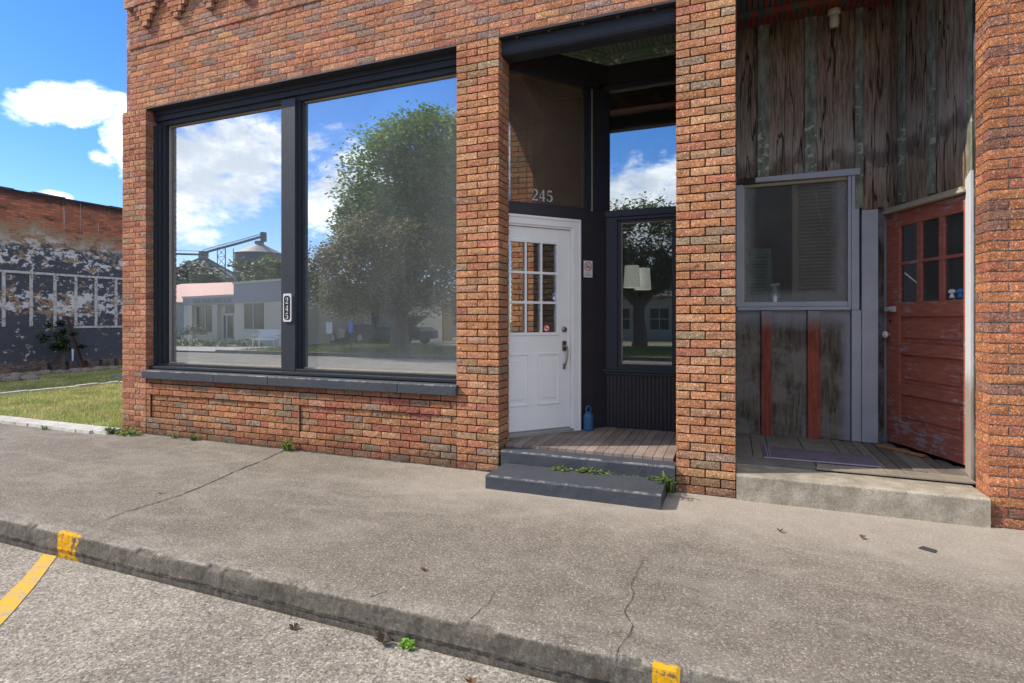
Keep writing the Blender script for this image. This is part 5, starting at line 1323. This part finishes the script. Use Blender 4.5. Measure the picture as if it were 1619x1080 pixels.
mb.build('roof_ribs', mgal, SI2)
CV = thing('grain_conveyor', (-80, -65, 0), 'blue-grey conveyor gantry running between the two silo tops', 'conveyor')
mdkm = plain('dark_steel', (.07, .10, .13), .6)
mb = MB(); mb.tube([(-70.8, -64, 14.9), (-87.6, -66.5, 13.1)], .2, 6); mb.tube([(-88, -66.8, 12.9), (-108, -66, 14.2)], .2, 6); mb.tube([(-70.8, -64, 15.4), (-87.6, -66.5, 13.7)], .05, 4); mb.tube([(-88, -66.8, 13.5), (-108, -66, 14.9)], .05, 4); mb.box(-88.3, -87.2, -67.4, -66.3, 12.6, 13.5); mb.box(-71.2, -70.5, -64.3, -63.6, 14, 15.5)
for i in range(24):
    t = i / 24; u = (i + .5) / 24; P_ = lambda t, h: (-70.8 - 16.8 * t, -64 - 2.5 * t, (14.9 if h == 0 else 15.4) - (1.8 if h == 0 else 1.7) * t)
    mb.tube([P_(t, 0), P_(u, 1), P_(t + 1 / 24, 0)], .03, 4)
mb.build('gantry', mdkm, CV)
mb = MB()
for xx in (-81.8, -80.0):
    for yy in (-66.2, -64.6): mb.tube([(xx, yy, 0), (xx, yy, 13.6)], .09, 4)
for k in range(9): z0 = k * 1.5; mb.tube([(-81.8, -64.6, z0), (-80, -64.6, z0 + 1.5)], .05, 4); mb.tube([(-80, -64.6, z0), (-81.8, -64.6, z0 + 1.5)], .05, 4); mb.tube([(-81.8, -64.6, z0), (-80, -64.6, z0)], .05, 4)
mb.build('tower', mdkm, CV)
# opposite trees
tree('shade_tree', -16.9, -20.9, -.02, 12.6, [(1.2, 0, 8.4, 3.6, 3.2, 3.6), (1.7, 0, 10.4, 2.3, 2.2, 2.0), (-1.0, 0, 6.8, 2.4, 2.4, 2.0), (3.8, .3, 7.4, 2.6, 2.4, 2.6)], .42, 70000, .20, [(.20, .34, .07), (.26, .40, .09), (.14, .25, .06), (.18, .29, .08)], 'tall bright green tree reflected at the top of the right pane', seed=2, limbs=12)
tree('shade_tree', -14.7, -17.5, -.02, 7.2, [(0, 0, 3.9, 3.9, 3.2, 2.0), (-2.4, .4, 3.4, 2.2, 2, 1.7), (2.6, 0, 3.5, 2.6, 2, 1.9), (0, .3, 5.4, 2.5, 2, 1.1)], .38, 62000, .135, [(.27, .25, .10), (.33, .29, .11), (.18, .21, .075), (.27, .20, .09)], 'spreading olive-brown tree with thick trunk reflected in the right pane', seed=3, limbs=26, fork=.24)
tree('shade_tree', -4.6, -22.5, -.02, 7.6, [(0, 0, 5.0, 3.2, 3, 2.2), (-2, 0, 4.2, 2.2, 2.2, 1.6), (2.2, 0, 4.2, 2.0, 2.2, 1.5)], .33, 30000, .17, [(.17, .18, .07), (.20, .21, .08), (.13, .16, .06)], 'open dark tree whose top shows in the upper porch window', seed=6, limbs=16)
tree('shade_tree', 3.5, -24, -.02, 6.8, [(0, 0, 4.4, 3.2, 3, 2.0), (-2.4, 0, 3.8, 2.0, 2, 1.4)], .33, 6000, .24, GRN, 'rounded green tree farther along the opposite street', seed=8)
for i, (a, b, h) in enumerate(((-52, -41, 9.0), (-58, -40, 8.6), (-63, -43, 9.4), (-47, -45, 8.6), (-70, -42, 9.2))):
    tree('background_tree', a, b, -.05, h, [(0, 0, h * .6, 3.4, 3, h * .33), (2.5, 0, h * .5, 2.4, 2, h * .3)], .3, 2600, .5, GRN, ['dark round tree behind the red roof, nearest the silo', 'dark round tree behind the red roof, second from the silo', 'dark tree behind the red roof below the wide bin', 'dark tree rising between red roof and office', 'dark tree at the far left behind the red roof'][i], 'tree', 'trees behind the red roof', seed=40 + i, limbs=4)
tree('background_tree', -37.4, -32.4, -.05, 6.6, [(0, 0, 4.6, 2.4, 2.2, 1.9)], .25, 2600, .35, [(.12, .19, .04), (.10, .16, .03)], 'light green round tree behind the office block', seed=60, limbs=4)
for i in range(9):
    tree('background_tree', -22 + i * 4.6 + (i % 3), -46 - (i % 2) * 4, -.05, 7.5, [(0, 0, 4.2, 3.6, 3, 3.2)], .3, 1700, .6, GRN, ORD[8 - i] + ' dark tree from the left in the reflected row behind the opposite houses', 'tree', 'row of trees behind the opposite houses', seed=80 + i, limbs=3)
# hedge shrubs in front of the office
def shrub(x, y, z, rx, ry, rz, n, ls, cols, label, seed, name='shrub', group=None):
    random.seed(seed); mb = MB()
    for i in range(n):
        v = Vector((random.gauss(0, 1), random.gauss(0, 1), abs(random.gauss(0, 1)))).normalized() * random.uniform(.6, 1.05)
        k = random.uniform(.7, 1.3); c = random.choice(cols); leaf(mb, (x + v.x * rx, y + v.y * ry, z + v.z * rz), ls, (c[0] * k, c[1] * k, c[2] * k))
    return tag(mb.build(name, M_LEAF), label, 'shrub', group)
SG = [(.16, .20, .09), (.12, .17, .07)]
for i in range(7): shrub(-30.5 + i * 1.0, -16.6 - i * .22, -.08, .75, .6, .40, 600, .11, SG, ORD[i] + ' low grey-green shrub from the left in the bed before the reflected office', 200 + i, group='shrubs edging the office forecourt')
shrub(-33.5, -19.6, 0, 1.5, .8, 1.3, 900, .14, [(.14, .24, .04), (.10, .18, .03)], 'yellow-green bush at the corner of the office', 220)
shrub(-30.8, -19.6, .45, 1.0, .6, .55, 700, .10, [(.05, .09, .03)], 'dark clipped bush beside the office door', 221)
# bench
bn = thing('garden_bench', (-22.3, -16.9, -.1), 'white metal bench reflected beside the window mullion', 'bench'); mwh = flat('white_metal', (.7, .7, .7), .4)
mb = MB(); mb.box(-23.1, -21.6, -17.15, -16.7, .33, .37); mb.build('seat', mwh, bn); mb = MB(); mb.box(-23.1, -21.6, -17.2, -17.16, .38, .85); mb.build('backrest', mwh, bn)
for xx in (-23.05, -21.65):
    mb = MB(); mb.tube([(xx, -16.72, -.1), (xx, -16.74, .33)], .03, 6); mb.tube([(xx, -17.14, -.1), (xx, -17.18, .85)], .03, 6); mb.tube([(xx, -16.72, .55), (xx, -17.16, .58)], .03, 6); mb.build('leg', mwh, bn)
# posts and signs on the verge
def sign(x, y, h, w, hh, m, label, name='parking_sign'):
    T = thing(name, (x, y, -.02), label, 'sign'); mb = MB(); mb.tube([(x, y, -.02), (x, y, h)], .025, 6); mb.build('pole', mdkm, T)
    mb = MB(); mb.box(x - w / 2, x + w / 2, y + .03, y + .05, h - hh, h); mb.build('panel', m, T)
sign(-16.6, -14.9, 1.25, .32, .5, M_SWHITE, 'plain white sign on a thin pole on the verge'); sign(-15.6, -15.1, 1.30, .22, .5, M_SBLUE, 'small blue sign on a thin pole on the verge')
# vehicles
def car(name, x, y, rz, L, Wd, H, col, label, pickup=False, hoodup=False):
    T = thing(name, (x, y, -.05), label, 'pickup' if pickup else 'car'); T.rotation_euler[2] = rz
    body = plain('car_paint_' + name, col, .25, .3, var=.05, sc=3, bump=.01)
    mb = MB(); sec = [(-L / 2, .35, .75), (-L / 2 + .1, .28, .95), (-L * .22, .28, 1.0), (-L * .05, .28, 1.02), (L * .2, .28, 1.0), (L * .42, .28, .95), (L / 2, .35, .80)]
    R_ = []
    for (xx, z0, z1) in sec:
        w = Wd / 2 * (.93 if abs(xx) > L * .45 else 1); R_.append([mb.vert(p) for p in ((xx, -w, z0), (xx, w, z0), (xx, w, z1 * .8), (xx, w * .93, z1), (xx, -w * .93, z1), (xx, -w, z1 * .8))])
    for A, Bq in zip(R_, R_[1:]):
        for k in range(6): mb.face((A[k], A[(k + 1) % 6], Bq[(k + 1) % 6], Bq[k]))
    mb.face(R_[0][::-1]); mb.face(R_[-1])
    c0, c1 = ((-L * .10, L * .22) if pickup else (-L * .42, L * .20))
    def cab(mb, e, zt):
        lo = [(c0 + e, -Wd * .46), (c1 - e, -Wd * .46), (c1 - e, Wd * .46), (c0 + e, Wd * .46)]; hi = [(c0 + .25 + e, -Wd * .38), (c1 - .55 - e, -Wd * .38), (c1 - .55 - e, Wd * .38), (c0 + .25 + e, Wd * .38)]
        mb.hexa([p + (.98,) for p in lo] + [p + (zt,) for p in hi])
    root = [o for o in (T,)][0]
    def b2(m_, nm, mt, par=T, bev=.03):
        me = MB.build(m_, nm, mt, None, bevel=bev, loc=(0, 0, 0)); me.parent = par; return me
    b2(mb, 'body', body)
    mb = MB(); cab(mb, 0, H - .06); b2(mb, 'windows', mdk)
    mb = MB(); mb.box(c0 + .28, c1 - .58, -Wd * .385, Wd * .385, H - .07, H); b2(mb, 'roof', body)
    if pickup:
        mb = MB(); mb.box(-L / 2 + .05, c0 - .02, -Wd / 2, -Wd / 2 + .08, .8, 1.12); mb.box(-L / 2 + .05, c0 - .02, Wd / 2 - .08, Wd / 2, .8, 1.12); mb.box(-L / 2, -L / 2 + .06, -Wd / 2, Wd / 2, .8, 1.12); b2(mb, 'cargo_bed', body)
    if hoodup:
        mb = MB(); mb.hexa([(L * .2, -Wd * .42, 1.04), (L * .2, Wd * .42, 1.04), (L * .38, Wd * .4, 1.62), (L * .38, -Wd * .4, 1.62), (L * .2 - .03, -Wd * .42, 1.07), (L * .2 - .03, Wd * .42, 1.07), (L * .38 - .03, Wd * .4, 1.65), (L * .38 - .03, -Wd * .4, 1.65)]); b2(mb, 'bonnet', body)
    for xx in (-L * .32, L * .32):
        for yy in (-Wd / 2 + .1, Wd / 2 - .1):
            mb = MB(); Mx = Matrix.Translation((xx, yy, .34)) @ Matrix.Rotation(R(90), 4, 'X'); mb.lathe(0, 0, [(.34, -.11), (.34, .11)], 20, axis=Mx); w = b2(mb, 'wheel', M_BLACK)
            mb = MB(); mb.lathe(0, 0, [(.2, -.115), (.2, .115)], 14, axis=Mx); b2(mb, 'rim', mfr, w, .005)
    return T
car('parked_car', -23.6, -22.6, 0, 4.7, 1.85, 1.65, (.40, .36, .28), 'tan car parked across the street beside the mullion')
car('parked_pickup', -18.6, -22.8, .1, 5.2, 1.95, 1.8, (.02, .035, .05), 'dark pickup with raised bonnet parked behind the tree trunk', True, True)
# shed, white house, brick row behind the cars
SHD = thing('garden_shed', (-20.2, -28.5, -.05), 'tan and brown shed beyond the tree trunk', 'shed')
mb = MB(); mb.box(-20.9, -19.5, -29.5, -28.2, -.05, 2.35); mb.build('wall', plain('tan_siding', (.38, .33, .20), .8), SHD); mb = MB(); mb.box(-19.5, -18.2, -29.5, -28.25, -.05, 2.3); mb.build('side_wall', plain('brown_siding', (.30, .18, .07), .8), SHD); mb = MB(); mb.hexa([(-21, -29.6, 2.35), (-18.1, -29.6, 2.3), (-18.1, -28.1, 2.3), (-21, -28.1, 2.35), (-21, -29.6, 2.5), (-18.1, -29.6, 2.45), (-18.1, -28.1, 2.45), (-21, -28.1, 2.5)]); mb.build('roof', mgr, SHD)
def house(x0, x1, y, z1, label, wins, name='white_house'):
    T = thing(name, ((x0 + x1) / 2, y - 3, -.06), label, 'house')
    mb = MB(); mb.box(x0, x1, y - 7, y, -.06, z1); mb.build('wall', bpy.data.materials.get('white_siding') or plain('white_siding', (.45, .46, .43), .8), T)
    mb = MB(); mb.hexa([(x0 - .3, y - 7.3, z1), (x1 + .3, y - 7.3, z1), (x1 + .3, y + .4, z1), (x0 - .3, y + .4, z1), (x0 + 1, y - 3.8, z1 + 1.5), (x1 - 1, y - 3.8, z1 + 1.5), (x1 - 1, y - 3.2, z1 + 1.5), (x0 + 1, y - 3.2, z1 + 1.5)]); mb.build('roof', bpy.data.materials.get('brown_roof') or plain('brown_roof', (.16, .12, .11), .8), T)
    for (a, b, c, e) in wins:
        mb = MB(); mb.box(a, b, y + .005, y + .03, c, e); w = mb.build('window', mdk, T)
        mb = MB(); m_ = (a + b) / 2; mb.box(m_ - .03, m_ + .03, y + .032, y + .05, c, e); mb.box(a, b, y + .033, y + .049, (c + e) / 2 - .03, (c + e) / 2 + .03); mb.build('frame', mfr, w)
house(-26, -19, -36, 2.7, 'white bungalow beyond the lawn at the right pane edge', [(-24.5, -23.5, .9, 2.0), (-22, -21, .9, 2.0)])
house(-9, 2.5, -31, 2.9, 'long white house facing the porch window across the street', [(-7.8, -6.6, .7, 2.1), (-5.2, -4.0, .7, 2.1), (-3.2, -2.2, 0, 2.1), (-1.0, .3, .7, 2.1)])
mb = MB(); mb.box(-33, -20.5, -30, -25.8, -.05, 3.0); OB = tag(mb.build('long_shed', plain('olive_wall', (.27, .23, .16), .85)), 'long olive-brown building behind the parked vehicles', 'building')
